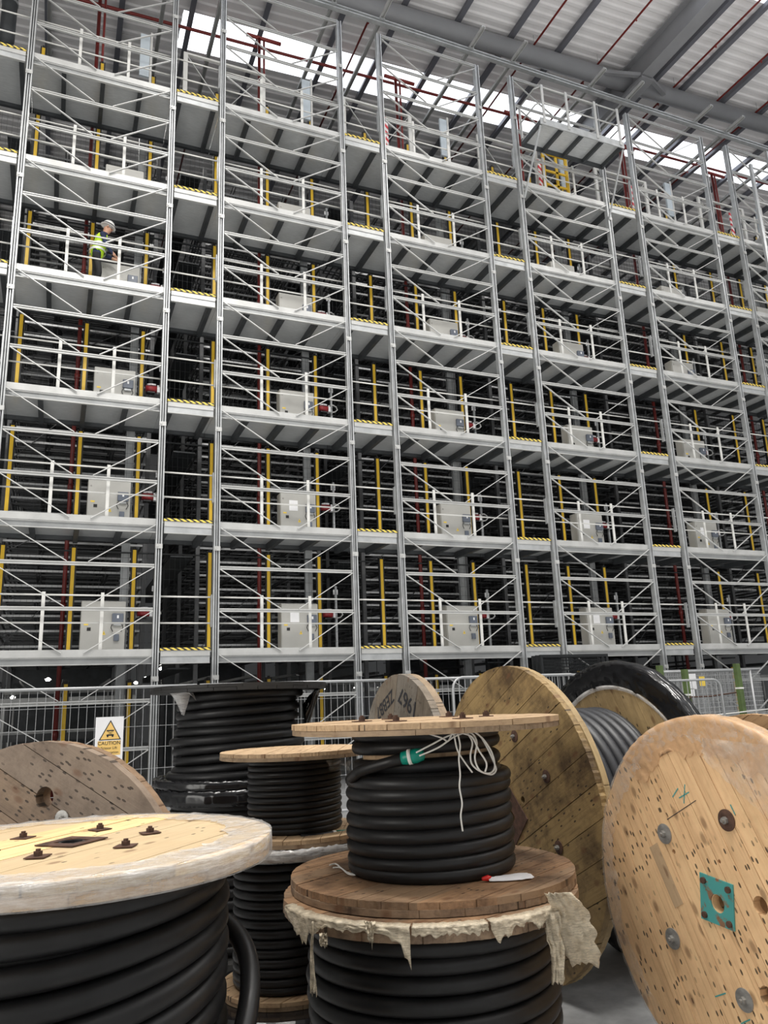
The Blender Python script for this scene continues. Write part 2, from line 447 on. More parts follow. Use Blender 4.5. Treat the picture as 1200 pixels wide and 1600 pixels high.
# ================================================================== STORAGE FRAME (one braced frame per bay)
first0 = {}
def braced_frame():
    t = thing('braced_frame', 'tall galvanised zigzag-braced steel frame of the leftmost bay', 'steel frame', (MODX[0], D, 0), 'braced frames along the storage front')
    up = None
    for i, x in enumerate((0, MW)):
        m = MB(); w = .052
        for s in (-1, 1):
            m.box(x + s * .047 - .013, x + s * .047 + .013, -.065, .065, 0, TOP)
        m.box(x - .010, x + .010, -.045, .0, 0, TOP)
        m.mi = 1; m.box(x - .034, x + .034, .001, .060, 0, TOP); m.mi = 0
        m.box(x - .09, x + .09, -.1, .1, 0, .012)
        u = m.build('upright', ['galv', 'galv_groove_shade'], t)
        for z in [2.2 + 2.5 * k for k in range(7)]:
            if 'cn' not in first0: first0['cn'] = MB().box(-.066, .066, -.075, -.066, -.045, .045).tube([(-.03, -.09, 0), (-.03, -.075, 0)], .022, 8).build('connector', 'galv_light', u, loc=(x, 0, z))
            else: c = first0['cn'].copy(); COL.objects.link(c); c.parent = u; c.location = (x, 0, z)
    zs = [2.65 + 2.5 / 3 * j for j in range(-2, 19)]
    for j, z in enumerate(zs):
        if (j - 2) % 3 == 0 and j >= 2 and z < 15.5: continue
        m = MB()
        for dz in (-.024, .024): m.box(.07, MW - .07, -.055, -.015, z + dz - .010, z + dz + .010)
        m.box(.07, MW - .07, -.035, -.015, z - .014, z + .014)
        m.build('crossbar', 'galv_light', t)
    m = MB()
    for dz in (-.024, .024): m.box(.07, MW - .07, -.06, -.01, TOP - .05 + dz - .012, TOP - .05 + dz + .012)
    m.build('crossbar', 'galv_light', t)
    zz = [2.65 - 2.5 + .02] + zs
    zz = [2.65 + 2.5 / 3 * j for j in range(-3, 20)]
    for j in range(len(zz) - 1):
        z0, z1 = zz[j], zz[j + 1]
        if z1 > TOP + .05: continue
        MB().beam((.07, -.045, z1 - .03), (1.30, -.045, z0 + .04), .014, .042, (0, 1, 0)).build('brace', 'brace_steel', t)
        MB().beam((MW - .07, -.045, z1 - .03), (1.67, -.045, z0 + .04), .014, .042, (0, 1, 0)).build('brace', 'brace_steel', t)
    return t
fr = braced_frame()
FRL = ['leftmost bay with worker inside', 'second bay from the left', 'third bay from the left', 'fourth bay carrying the projecting platform', 'fifth bay from the left', 'rightmost bay at the picture edge']
for i in range(1, 6):
    dup(fr, (MODX[i], D, 0), 'tall galvanised zigzag-braced steel frame of the ' + FRL[i])

# ---- bay walkways
def bay_walkway():
    t = thing('walkway_platform', '', 'walkway', (MODX[0], D, LZ[0]), 'galvanised walkways of the bays')
    m = MB().box(.06, MW - .06, -.012, .0, -.105, .03); m.build('toe_board', 'galv_light', t)
    m = MB().box(.06, MW - .06, .0, .054, -.245, -.225).box(.06, MW - .06, .002, .054, -.125, -.107)
    m.mi = 1; m.box(.06, MW - .06, .034, .054, -.225, -.125)
    m.build('front_beam', ['galv_light', 'beam_grey'], t)
    MB().box(.0, MW, .055, 1.60, -.035, 0).build('deck_panel', 'deck_sheet', t)
    for x in (.656, 1.45, 2.235):
        MB().box(x - .045, x + .045, .055, 1.60, -.19, -.037).build('joist', 'joist_dark', t)
    MB().box(0, MW, 1.602, 1.68, -.12, 0).build('rear_beam', 'joist_dark', t)
    return t
def gap_walkway(w):
    t = thing('walkway_bridge', '', 'walkway', (MODX[0] - 1.11, D, LZ[0]), 'hazard-striped bridge walkways between bays')
    m = MB().box(.09, w - .09, -.01, .05, -.105, -.002).box(.09, w - .09, -.005, .05, -.245, -.23)
    m.mi = 1; m.box(.09, w - .09, .01, .05, -.23, -.105); m.build('front_beam', ['galv_light', 'galv'], t)
    MB().box(.08, w - .08, -.03, .10, 0.002, .05).build('hazard_strip', 'hazard', t)
    MB().box(.004, w - .004, .055, 1.60, -.035, 0).build('deck_panel', 'deck_sheet', t)
    for x in (.16, .93):
        MB().box(x - .045, x + .045, .055, 1.60, -.19, -.037).build('joist', 'joist_dark', t)
    MB().box(.004, w - .004, 1.602, 1.68, -.12, 0).build('rear_beam', 'joist_dark', t)
    return t
GAPX = [MODX[0] - 1.111] + [MODX[i] + MW for i in range(5)]
bw = bay_walkway(); gw = gap_walkway(1.10)
# ---- guard rails
def bay_rail():
    t = thing('guard_rail', '', 'railing', (MODX[0], D, LZ[0]), 'white guard rails along the bay walkways')
    for z in (1.04, .53): MB().tube([(.02, .16, z), (MW - .02, .16, z)], .017, 8).build('rail', 'white_paint', t, smooth=True)
    for x in (.95, 1.96): MB().box(x - .03, x + .03, .115, .142, .0, 1.09).build('post', 'white_paint', t)
    return t
def gap_rail(w):
    t = thing('guard_rail', '', 'railing', (GAPX[0], D, LZ[0]), 'guard rails across the gaps')
    for z in (1.04, .53): MB().tube([(-.0, .16, z), (w + .0, .16, z)], .017, 8).build('rail', 'white_paint', t, smooth=True)
    for x in (.06, w - .06): MB().box(x - .012, x + .012, .06, .145, .45, 1.08).build('bracket', 'galv', t)
    return t
br = bay_rail(); gr = gap_rail(1.10)
# ---- yellow posts
def ypost(h):
    t = thing('yellow_post', '', 'post', (0, 0, 0), 'yellow posts along the rear of the walkways')
    MB().box(-.034, .034, -.03, .03, .0, h).build('shaft', 'yellow_paint', t)
    m = MB().box(-.064, -.036, -.025, .04, 0, h + .04).box(.036, .064, -.025, .04, 0, h + .04)
    m.build('edge_strip', 'black_paint', t)
    MB().tube([(0, 0, h), (0, 0, h + .07)], .03, 8).build('top_bracket', 'black_paint', t)
    return t
yp = ypost(2.19)
ypt = ypost(1.55)
# ---- mesh guard between the posts
def mesh_guard(w, h, name='mesh_guard'):
    t = thing(name, '', 'wire mesh', (0, 0, 0), 'black wire mesh guards behind the walkways')
    m = MB(); x = .08
    while x < w - .05: m.box(x - .002, x + .002, -.002, .002, .05, h); x += .11
    z = .05
    while z < h + .01: m.box(.02, w - .02, -.002, .002, z - .002, z + .002); z += .22
    m.build('wire_grid', 'mesh_black', t)
    MB().box(.0, w, -.015, .015, h, h + .03).build('top_rail', 'mesh_black', t)
    return t
mg = mesh_guard(MW, 2.12); mgg = mesh_guard(1.10, 2.12)
# ---- control cabinets
def cabinet(paper):
    t = thing('control_cabinet', '', 'cabinet', (0, 0, 0), 'grey control cabinets on the walkways')
    MB().box(0, .835, .03, .30, .0, 1.07).build('body', 'cabinet_grey', t, bevel=.006)
    d = MB().box(.008, .827, 0, .028, .01, 1.06).build('door', 'cabinet_grey', t, bevel=.004)
    MB().tube([(.06, -.004, .93), (.06, -.001, .93)], .02, 8).build('lock', 'zinc', d)
    i = MB().box(.575, .79, -.07, -.002, .63, .82).build('isolator_switch', 'isolator_grey', t, bevel=.012)
    MB().box(.665, .70, -.075, -.071, .72, .78).build('switch_mark', 'paper', i)
    MB().box(.61, .75, -.045, -.004, .58, .628).build('isolator_base', 'galv', t)
    MB().tube([(.58, -.03, .60), (.56, -.04, .54), (.60, -.03, .46)], .008, 6).tube([(.77, -.03, .60), (.79, -.04, .54), (.75, -.03, .46)], .008, 6).build('cable_loop', 'black_paint', t)
    MB().box(.62, .72, -.05, -.002, .28, .41).build('button_box', 'isolator_grey', t, bevel=.006)
    MB().box(.12, .19, -.006, -.001, .48, .545).build('window', 'black_paint', t)
    MB().box(.06, .14, -.004, -.001, .585, .62).build('yellow_label', 'sticker_yellow', t)
    tr = MB().hexa([(.40, -.004, .40), (.47, -.004, .40), (.47, -.001, .40), (.40, -.001, .40), (.434, -.004, .48), (.436, -.004, .48), (.436, -.001, .48), (.434, -.001, .48)])
    tr = tr.build('warning_triangle', 'sticker_yellow', t)
    MB().box(.432, .439, -.006, -.0045, .415, .45).build('warning_mark', 'ink', tr)
    if paper: MB().box(.20, .40, -.005, -.001, .66, .90).build('paper_notice', 'paper', t)
    return t
cabA = cabinet(False); cabB = cabinet(True)
# ---- red drive units with pale hose
def drive():
    t = thing('drive_unit', '', 'motor', (0, 0, 0), 'red drive units on posts beside the cabinets')
    MB().box(.18, .23, .0, .05, 0, 1.55).build('support_post', 'galv', t)
    MB().tube([(-.14, 0, .90), (.10, 0, .90)], .075, 14).build('motor', 'device_red', t, smooth=True)
    MB().box(-.10, .06, -.09, .09, .78, .81).build('base_bracket', 'black_paint', t)
    MB().box(.11, .17, -.06, .06, .82, .98).build('flange', 'paper', t)
    MB().tube([(-.10, -.02, .99), (-.02, -.03, 1.0), (.08, -.02, 1.0)], .022, 8).build('top_hose', 'paper', t, smooth=True)
    c = [(.14, -.06, .97), (.22, -.08, .99), (.30, -.08, .95), (.33, -.08, .88), (.27, -.07, .82), (.15, -.05, .80)]
    MB().tube(c, .018, 8).build('hose', 'galv_light', t, smooth=True)
    MB().box(.15, .26, .02, .05, 1.36, 1.47).build('junction_box', 'paper', t)
    return t
dv = drive()

first = {}
def place(proto, key, loc, label):
    if key not in first:
        first[key] = 1; proto.location = loc; proto['label'] = label; return proto
    return dup(proto, loc, label)
for i in range(6):
    X = MODX[i]; GX = GAPX[i]
    for k in range(6):
        z = LZ[k]; B = BAY[i]; L = LEV[k]
        place(bw, 'bw', (X, D, z), 'galvanised steel walkway deck in the %s, %s' % (B, L))
        place(gw, 'gw', (GX + .005, D, z), 'narrow bridge deck with hazard stripe, %s, in %s' % (L, GAPN[i]))
        place(br, 'br', (X, D, z), 'white two-bar guard rail in the %s on the %s' % (B, L))
        place(gr, 'gr', (GX + .005, D, z), 'short guard rail above the hazard stripe, %s, in %s' % (L, GAPN[i]))
        for q, (lx, nm) in enumerate(((.14, 'left'), (1.435, 'middle'), (2.615, 'right'))):
            lab = '%s yellow post behind the %s rail of the %s' % (nm, L, B)
            if k < 5: place(yp, 'yp', (X + lx, D + 1.48, z), lab)
            else: place(ypt, 'ypt', (X + lx, D + 1.48, z), 'short ' + lab)
        if k < 5:
            place(mg, 'mg', (X, D + 1.515, z), 'black wire mesh guard at back of the %s, %s' % (B, L))
            place(mgg, 'mgg', (GX + .005, D + 1.515, z), 'narrow black wire mesh guard, %s, in %s' % (L, GAPN[i]))
            cb, ck, cd = (cabB, 'cb', 'grey control cabinet with white paper notice') if (k < 2 and i in (1, 3)) or (k == 1 and i == 4) else (cabA, 'ca', 'plain grey control cabinet with dark isolator switch')
            place(cb, ck, (X + 1.63, D + 1.13, z), '%s in the %s on the %s' % (cd, B, L))
        if k < 5:
            place(dv, 'dv', (X + 2.86, D + 1.62, z), 'red drive unit with pale hose in the %s on the %s' % (B, L))
# ground floor posts
gp = ypost(2.2)
for i in range(6):
    for q, (lx, nm) in enumerate(((.14, 'left'), (1.435, 'middle'), (2.615, 'right'))):
        place(gp, 'gp', (MODX[i] + lx, D + 1.48, 0), '%s yellow post standing on the floor under the %s' % (nm, BAY[i]))
# rear column, sprinkler riser, shelving per bay
def column():
    t = thing('rack_column', '', 'column', (0, 0, 0), 'wide grey columns behind the walkways')
    m = MB().box(-.085, -.06, -.05, .05, 0, 15.6).box(.06, .085, -.05, .05, 0, 15.6).box(-.06, .06, -.03, .03, 0, 15.6)
    m.build('shaft', 'galv', t)
    MB().box(-.12, .12, -.1, .1, 0, .015).build('base_plate', 'galv', t)
    return t
rc = column()
def riser():
    t = thing('sprinkler_riser', '', 'pipe', (0, 0, 0), 'dark red sprinkler risers behind the walkways')
    MB().tube([(0, 0, 0), (0, 0, 19.2)], .045, 10).build('pipe', 'dark_red', t, smooth=True)
    MB().tube([(-.35, 0, 19.2), (.6, 0, 19.2)], .05, 10).build('cross_pipe', 'pipe_red', t, smooth=True)
    for k in range(6):
        MB().tube([(0, 0, 1.2 + 2.5 * k), (0, 0, 1.32 + 2.5 * k)], .062, 10).build('coupling', 'dark_red', t, smooth=True)
    MB().tube([(.13, 0, 15.4), (.13, 0, 19.2)], .03, 8).build('branch_pipe', 'pipe_red', t, smooth=True)
    return t
rr = riser()
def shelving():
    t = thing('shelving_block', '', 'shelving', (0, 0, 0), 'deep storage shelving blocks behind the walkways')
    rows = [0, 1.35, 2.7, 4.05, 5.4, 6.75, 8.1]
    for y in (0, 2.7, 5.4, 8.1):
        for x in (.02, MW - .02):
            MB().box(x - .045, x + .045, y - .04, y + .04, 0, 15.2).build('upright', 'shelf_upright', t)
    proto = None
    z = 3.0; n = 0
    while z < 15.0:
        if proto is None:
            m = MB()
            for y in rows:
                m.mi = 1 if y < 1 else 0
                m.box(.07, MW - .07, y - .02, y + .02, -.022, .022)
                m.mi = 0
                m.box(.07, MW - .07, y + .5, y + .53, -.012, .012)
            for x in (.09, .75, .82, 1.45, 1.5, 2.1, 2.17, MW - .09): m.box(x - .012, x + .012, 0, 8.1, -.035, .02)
            proto = m.build('shelf', ['shelf_shaded', 'shelf_lit_front'], t, loc=(0, 0, z))
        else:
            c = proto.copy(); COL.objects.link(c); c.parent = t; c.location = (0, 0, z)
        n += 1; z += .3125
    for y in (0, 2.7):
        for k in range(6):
            MB().beam((.07, y - .05, 2.9 + 2 * k), (MW - .07, y - .05, 4.6 + 2 * k) if k % 2 else (1.4, y - .05, 4.3 + 2 * k), .012, .03, (0, 1, 0)).build('brace', 'shelf_shaded', t)
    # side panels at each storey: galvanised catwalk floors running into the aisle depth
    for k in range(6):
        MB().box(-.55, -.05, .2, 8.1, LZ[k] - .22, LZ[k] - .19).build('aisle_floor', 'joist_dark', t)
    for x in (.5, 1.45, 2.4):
        MB().box(x - .06, x + .06, .5, 7, 2.3, 2.36).build('floor_conveyor', 'shelf_shaded', t)
    MB().box(0, MW, 8.2, 8.25, 0, 15.2).build('shade_backing', 'joist_dark', t)  # dark sheet added to stand in for shade deep in the shelving
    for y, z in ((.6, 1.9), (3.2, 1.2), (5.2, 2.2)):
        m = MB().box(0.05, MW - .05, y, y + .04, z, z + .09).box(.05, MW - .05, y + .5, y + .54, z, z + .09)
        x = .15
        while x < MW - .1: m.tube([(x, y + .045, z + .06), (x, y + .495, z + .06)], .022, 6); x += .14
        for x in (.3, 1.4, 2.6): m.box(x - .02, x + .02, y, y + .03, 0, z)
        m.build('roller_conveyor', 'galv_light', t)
    MB().box(.1, MW - .1, 1.5, 1.56, 1.1, 1.25).box(.1, MW - .1, 1.5, 1.56, .3, .42).build('low_conveyor', 'shelf_shaded', t)
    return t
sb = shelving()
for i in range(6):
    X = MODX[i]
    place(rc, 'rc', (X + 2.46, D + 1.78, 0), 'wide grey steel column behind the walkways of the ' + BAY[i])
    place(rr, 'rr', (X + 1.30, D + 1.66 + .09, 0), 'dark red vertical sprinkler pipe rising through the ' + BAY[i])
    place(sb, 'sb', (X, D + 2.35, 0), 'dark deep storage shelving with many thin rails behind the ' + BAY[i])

# hanging lamps far inside, at ground level
for j, (px, py, Y) in enumerate(((75, 1062, 23.2), (252, 1045, 24.5), (213, 1067, 24.5), (228, 1060, 24.8), (556, 1075, 24.6), (590, 1076, 24.6), (505, 1076, 24.6), (468, 1078, 24.6), (20, 1090, 24.6))):
    p = atY(px, py, Y)
    desc = ['left of the warning sign above the fence', 'bright, beside the first gap', 'low left of the first gap', 'small, low in first gap', 'glimpsed through fence behind second gap',
            'glimpsed left of the small grey drum', 'glimpsed right of black drum top', 'beside the black wrapped drum top', 'at far left behind the fence'][j]
    t = thing('storage_lamp', 'small glowing lamp deep in the ground storey, ' + desc, 'lamp', (p.x, p.y, p.z), 'small lamps deep in the ground storey')
    MB().tube([(0, 0, -.03), (0, 0, .01), (0, 0, .05)], [.05, .075, .02], 12).build('bulb', 'lamp_glow', t, smooth=True)
    MB().tube([(0, 0, .05), (0, 0, 3.2 - p.z)], .01, 6).build('hanger', 'black_paint', t)
    MB().box(-.3, .3, -.08, .08, 3.2 - p.z, 3.26 - p.z).build('mounting_bar', 'shelf_shaded', t)

# guide beam and brackets over the frames
t = thing('guide_beam', 'long pale steel guide beam running above the frame tops', 'beam', (0, D, 19.05))
m = MB(); m.box(-9, 30, -.06, .06, .035, .065).box(-9, 30, -.06, .06, -.065, -.035).box(-9, 30, -.01, .015, -.035, .035); m.build('beam', 'galv', t)
chs = thing('support_channel', '', 'channel', (0, 0, 0), 'white channels crossing above the frame tops')
m = MB().box(-.05, .05, -.75, 5.5, 0, .02).box(-.05, -.035, -.75, 5.5, -.06, 0).box(.035, .05, -.75, 5.5, -.06, 0); m.build('channel', 'galv_light', chs)
MB().box(-.07, .07, -.09, .09, -.09, -.062).build('clamp', 'galv', chs)
cl = ['over the left upright of the %s', 'over the right upright of the %s']
for i in range(6):
    for j in range(2):
        place(chs, 'ch', (MODX[i] + j * MW + (.12 if j == 0 else -.12), D, 19.18), 'pale hanging channel ' + cl[j] % BAY[i])
# top storey details
PPN = thing('tall_panel', '', 'panel', (0, 0, 0), 'tall pale blue panels on the top walkway')
MB().box(-.11, .11, 0, .06, 1.1, 2.3).build('panel', 'light_blue_panel', PPN)
MB().box(.12, .17, 0, .05, 0, 2.4).build('post', 'white_paint', PPN)
GF = thing('portal_frame', '', 'frame', (0, 0, 0), 'white portal frames on the top walkway')
for x in (0, 1.9): MB().box(x - .05, x + .05, -.03, .03, 0, 1.75).build('post', 'white_paint', GF)
MB().box(-.05, 1.95, -.03, .03, 1.752, 1.80).build('lintel', 'white_paint', GF)
MB().beam((.05, 0, 1.7), (.9, 0, .5), .015, .03, (0, 1, 0)).beam((1.85, 0, 1.7), (1.0, 0, .5), .015, .03, (0, 1, 0)).build('brace', 'galv_light', GF)
RWP = thing('striped_post', '', 'post', (0, 0, 0), 'red and white striped posts on the top walkway')
MB().box(-.05, .05, -.02, .02, 0, 1.35).build('post', 'red_white', RWP)
MB().box(-.1, .1, -.08, .08, 0, .02).build('foot', 'black_paint', RWP)
for i in range(6):
    place(PPN, 'pp', (MODX[i] + 2.36, D + 1.0, LZ[5]), 'tall pale blue panel on the top walkway of the ' + BAY[i])
    if i: place(GF, 'gf', (GAPX[i] + .35, D + .7, LZ[5]), 'white portal frame on the top walkway near ' + GAPN[i])
    if i > 1: place(RWP, 'rw', (MODX[i] + (.35 if i != 3 else 1.1), D + .5, LZ[5]), 'red and white striped post on the top walkway of the ' + BAY[i])

# projecting platform of the fourth bay
t = thing('raised_platform', 'projecting galvanised platform with handrail high in the fourth bay', 'platform', (11.0, 14.03, 16.4))
MB().box(0, 2.75, 0, .03, -.16, .04).build('edge_beam', 'galv', t)
MB().box(0, 2.75, .91, .94, -.16, .04).build('edge_beam', 'joist_dark', t)
MB().box(0, 2.75, .03, .91, -.02, 0).build('deck_panel', 'deck_sheet', t)
for x in (.04, .72, 1.38, 2.05, 2.71): MB().box(x - .035, x + .035, .03, .91, -.14, -.02).build('joist', 'joist_dark', t)
for z in (1.05, .55):
    MB().tube([(.0, .92, z), (.0, .15, z), (.12, .02, z), (2.63, .02, z), (2.75, .15, z), (2.75, .92, z)], .02, 8).build('rail', 'galv_light', t, smooth=True)
for x in (.12, .9, 1.85, 2.63): MB().box(x - .035, x + .035, -.03, -.001, -.1, 1.08).build('post', 'galv_light', t)
for x in (.0, 2.75): MB().box(x - .02, x + .02, .84, .90, .045, 1.05).build('post', 'galv_light', t)
for x in (.02, 2.73): MB().beam((x, .05, -.17), (x + (-.05 if x < 1 else .05), .98, -1.75), .04, .04).build('strut', 'galv', t)
# yellow gate
t = thing('safety_gate', 'yellow framed safety gate under the projecting platform', 'gate', (12.1, D + .45, LZ[5]))
for x in (.02, .80): MB().box(x - .04, x + .04, -.03, .03, 0, 1.75).build('post', 'yellow_paint', t)
MB().box(-.02, .84, -.03, .03, 1.55, 1.75).build('header', 'yellow_paint', t)
for z in (.12, .55, 1.0): MB().box(.06, .76, -.02, .02, z - .03, z + .03).build('bar', 'yellow_paint', t)
MB().box(.42, .50, -.02, .02, .15, 1.52).build('bar', 'yellow_paint', t)
# access frame on the rightmost bay
t = thing('access_frame', 'slim galvanised access frame in front of the rightmost bay', 'steel frame', (19.44, D - .45, 0))
for x, h in ((0, 17.7), (.86, 18.4)):
    MB().box(x - .05, x + .05, -.04, .04, 0, h).build('upright', 'galv', t)
for z in (15.3, 16.35, 15.85, 17.6): MB().box(.05, .81, -.02, .02, z - .02, z + .02).build('crossbar', 'galv_light', t)
MB().box(.05, .81, .04, .36, 15.15, 15.2).build('step_plate', 'galv', t)
for k in range(5): MB().beam((.05, 0, 2.4 + 2.5 * k), (.81, 0, 3.4 + 2.5 * k), .02, .03, (0, 1, 0)).build('brace', 'galv', t)
# duct upper left
t = thing('ventilation_duct', 'dark vertical duct at the upper left above the walkway', 'duct', (atY(12, 45, D + 2.0).x, D + 2.0, atY(14, 72, D + 2.0).z))
MB().tube([(0, 0, 0), (0, 0, .1), (0, 0, 5.2)], [.12, .17, .17], 18).build('duct_pipe', 'joist_dark', t, smooth=True)
MB().lathe([(.172, 1.2), (.19, 1.2), (.19, 1.26), (.172, 1.26)], 24).build('duct_band', 'galv', t)

# ================================================================== WORKER
def skinned(name, pts, edges, rad, root, mat, parent=None, sub=2):
    me = bpy.data.meshes.new(name); me.from_pydata(pts, edges, [])
    o = bpy.data.objects.new(name, me); COL.objects.link(o)
    sk = o.modifiers.new('sk', 'SKIN'); sk.use_smooth_shade = True
    for i, v in enumerate(me.skin_vertices[0].data):
        r = rad[i]; v.radius = r if isinstance(r, tuple) else (r, r); v.use_root = (i == root)
    sd = o.modifiers.new('sd', 'SUBSURF'); sd.levels = sub; sd.render_levels = sub
    dg = bpy.context.evaluated_depsgraph_get(); dg.update()
    nm = bpy.data.meshes.new_from_object(o.evaluated_get(dg)); o.modifiers.clear(); o.data = nm
    for q in (mat if isinstance(mat, list) else [mat]): nm.materials.append(MATS[q])
    for p in nm.polygons: p.use_smooth = True
    if parent: o.parent = parent
    return o
def worker():
    t = thing('person', 'person in a yellow hi-vis vest and white helmet walking on the fourth walkway up', 'person', (.34, D + .72, LZ[3]))
    P = [(0, 0, .95), (.03, 0, 1.12), (.08, 0, 1.30), (.12, 0, 1.43), (.155, 0, 1.50), (.20, 0, 1.60), (.215, 0, 1.68),   # pelvis..head 6
         (.0, -.10, .90), (.08, -.11, .50), (.02, -.11, .09), (.16, -.12, .05),      # near leg 7-10
         (.0, .10, .90), (.02, .11, .50), (-.16, .11, .11), (-.03, .12, .04),        # far leg 11-14
         (.11, -.19, 1.38), (.17, -.24, 1.12), (.31, -.20, .95), (.36, -.19, .91),     # near arm 15-18
         (.11, .19, 1.38), (.20, .24, 1.12), (.38, .16, 1.02), (.43, .14, 1.0)]
    E = [(0, 1), (1, 2), (2, 3), (3, 4), (4, 5), (5, 6), (0, 7), (7, 8), (8, 9), (9, 10), (0, 11), (11, 12), (12, 13), (13, 14), (3, 15), (15, 16), (16, 17), (17, 18), (3, 19), (19, 20), (20, 21), (21, 22)]
    rd = [(.16, .12), (.155, .115), (.17, .125), (.14, .10), .058, (.082, .095), (.078, .09),
          .09, .062, .045, .042, .09, .062, .045, .042, .062, .05, .036, .03, .062, .05, .036, .03]
    # fingers rooted in each palm
    for (pi, sy) in ((18, -1), (22, 1)):
        b = Vector(P[pi])
        for f, (dy, ln) in enumerate(((-.028, .075), (-.010, .085), (.010, .08), (.028, .065))):
            i = len(P); P.append(tuple(b + Vector((.025, dy, -.03)))); P.append(tuple(b + Vector((.03 + ln * .5, dy, -.03 - ln * .5)))); P.append(tuple(b + Vector((.02 + ln * .6, dy, -.03 - ln))))
            E.extend([(pi, i), (i, i + 1), (i + 1, i + 2)]); rd.extend([.011, .009, .008])
        i = len(P); P.append(tuple(b + Vector((.04, -sy * .035, .0)))); P.append(tuple(b + Vector((.07, -sy * .04, -.02)))); E.extend([(pi, i), (i, i + 1)]); rd.extend([.012, .009])
    body = skinned('body', P, E, rd, 0, ['navy', 'trousers', 'skin', 'black_paint'], t)
    for p in body.data.polygons:
        c = p.center
        if c.z > 1.50 and abs(c.y) < .14: p.material_index = 2
        elif c.x > .325 and c.z < 1.06 and c.z > .75: p.material_index = 2
        elif c.z < .10: p.material_index = 3
        elif c.z < .93 and c.x < .3: p.material_index = 1
    # nose and ears
    hd = MB().tube([(.275, 0, 1.645), (.305, 0, 1.625), (.285, 0, 1.610)], [.012, .016, .01], 8)
    for s in (-1, 1): hd.tube([(.20, s * .085, 1.66), (.20, s * .098, 1.65), (.205, s * .085, 1.62)], [.012, .018, .01], 8)
    hd.build('nose_and_ears', 'skin', t, smooth=True)
    MB().tube([(.288, -.025, 1.585), (.292, 0, 1.583), (.288, .025, 1.585)], .005, 6).build('mouth', 'device_red', t)
    for s in (-1, 1): MB().tube([(.282, s * .03, 1.668), (.290, s * .03, 1.668)], .009, 8).build('eye', 'ink', t)
    v = skinned('hi_vis_vest', [(0, 0, .86), (.03, 0, 1.10), (.08, 0, 1.28), (.12, 0, 1.40), (.115, -.13, 1.40), (.115, .13, 1.40)], [(0, 1), (1, 2), (2, 3), (3, 4), (3, 5)],
                [(.20, .155), (.185, .145), (.195, .15), (.15, .12), .09, .09], 0, 'hivis', t)
    for z, x, rx, ry in ((1.02, .02, .185, .205), (1.16, .05, .182, .20)):
        m = MB().lathe([(1.0, -.025), (1.02, -.025), (1.02, .025), (1.0, .025)], 32)
        m.v = [(x + a * ry * .82, b * rx * 1.12, c + z) for a, b, c in m.v]; m.build('reflective_band', 'silver_band', v)
    hm = MB(); pr = [(0, .135), (.05, .128), (.09, .10), (.113, .06), (.122, .0), (.150, -.012), (.150, -.020), (.118, -.012), (.05, .09), (0, .10)]
    hm.lathe(pr, 32, closed=False); hm.v = [(a * 1.08, b * .95, c) for a, b, c in hm.v]
    h = hm.build('helmet', 'helmet', t, smooth=True, loc=(.215, 0, 1.70)); h.rotation_euler = (0, R(18), 0)
    s = MB().lathe([(.1235, .005), (.126, .005), (.122, .03), (.119, .03)], 32); s.v = [(a * 1.08, b * .95, c) for a, b, c in s.v]
    s.build('helmet_stripe', 'black_paint', h)
worker()
t = thing('inspection_lamp', 'pale round lamp on a stalk left of the worker', 'lamp', (-.02, D + 1.0, LZ[3]))
MB().tube([(0, 0, 0), (0, 0, .42)], .012, 8).build('stalk', 'black_paint', t)
MB().tube([(0, -.05, .50), (0, 0, .50), (0, .03, .5)], [.07, .085, .04], 14).build('head', 'paper', t, smooth=True)
t = thing('white_disc', 'small white round dial in the second bay on the fourth walkway up', 'dial', (MODX[1] + 2.6, D + 1.35, LZ[3]))
MB().tube([(0, 0, .0), (0, 0, .55)], .012, 8).build('stalk', 'black_paint', t)
MB().tube([(0, -.02, .62), (0, .02, .62)], .13, 18).build('dial', 'paper', t)

# ================================================================== FENCE ZONE
def heras(w, h):
    m = MB(); n = int(w / .10)
    for i in range(1, n): m.box(i * w / n - .0025, i * w / n + .0025, -.0025, .0025, .12, h - .02)
    for z in (.35, .62, .89, 1.16, 1.43, 1.70): m.box(.02, w - .02, -.006, -.001, z - .0025, z + .0025)
    return m
FY = 11.0
fp = thing('fence_panel', '', 'fence', (0, 0, 0), 'temporary wire fence panels in front of the storage')
heras(3.4, 1.95).build('wire_grid', 'mesh_galv', fp)
MB().tube([(0, 0, 1.94), (3.4, 0, 1.94)], .021, 10).build('top_tube', 'mesh_galv', fp, smooth=True)
MB().tube([(0, 0, .14), (3.4, 0, .14)], .021, 10).build('bottom_tube', 'mesh_galv', fp, smooth=True)
for x in (.02, 3.38): MB().tube([(x, 0, .05), (x, 0, 1.93)], .021, 10).build('side_tube', 'mesh_galv', fp, smooth=True)
for x in (.02, 3.38): MB().box(x - .018, x + .018, -.25, .25, 0, .05).build('foot_block', 'black_paint', fp)
for j, x in enumerate((-5.0, -1.56, 1.88, 5.32, 8.76)):
    place(fp, 'fp', (x, FY, 0), 'galvanised wire fence panel, ' + ['leftmost of the row', 'holding the caution sign', 'behind the tall black drum', 'behind the small grey-brown flange', 'rightmost, in front of the stacked mesh sheets'][j])
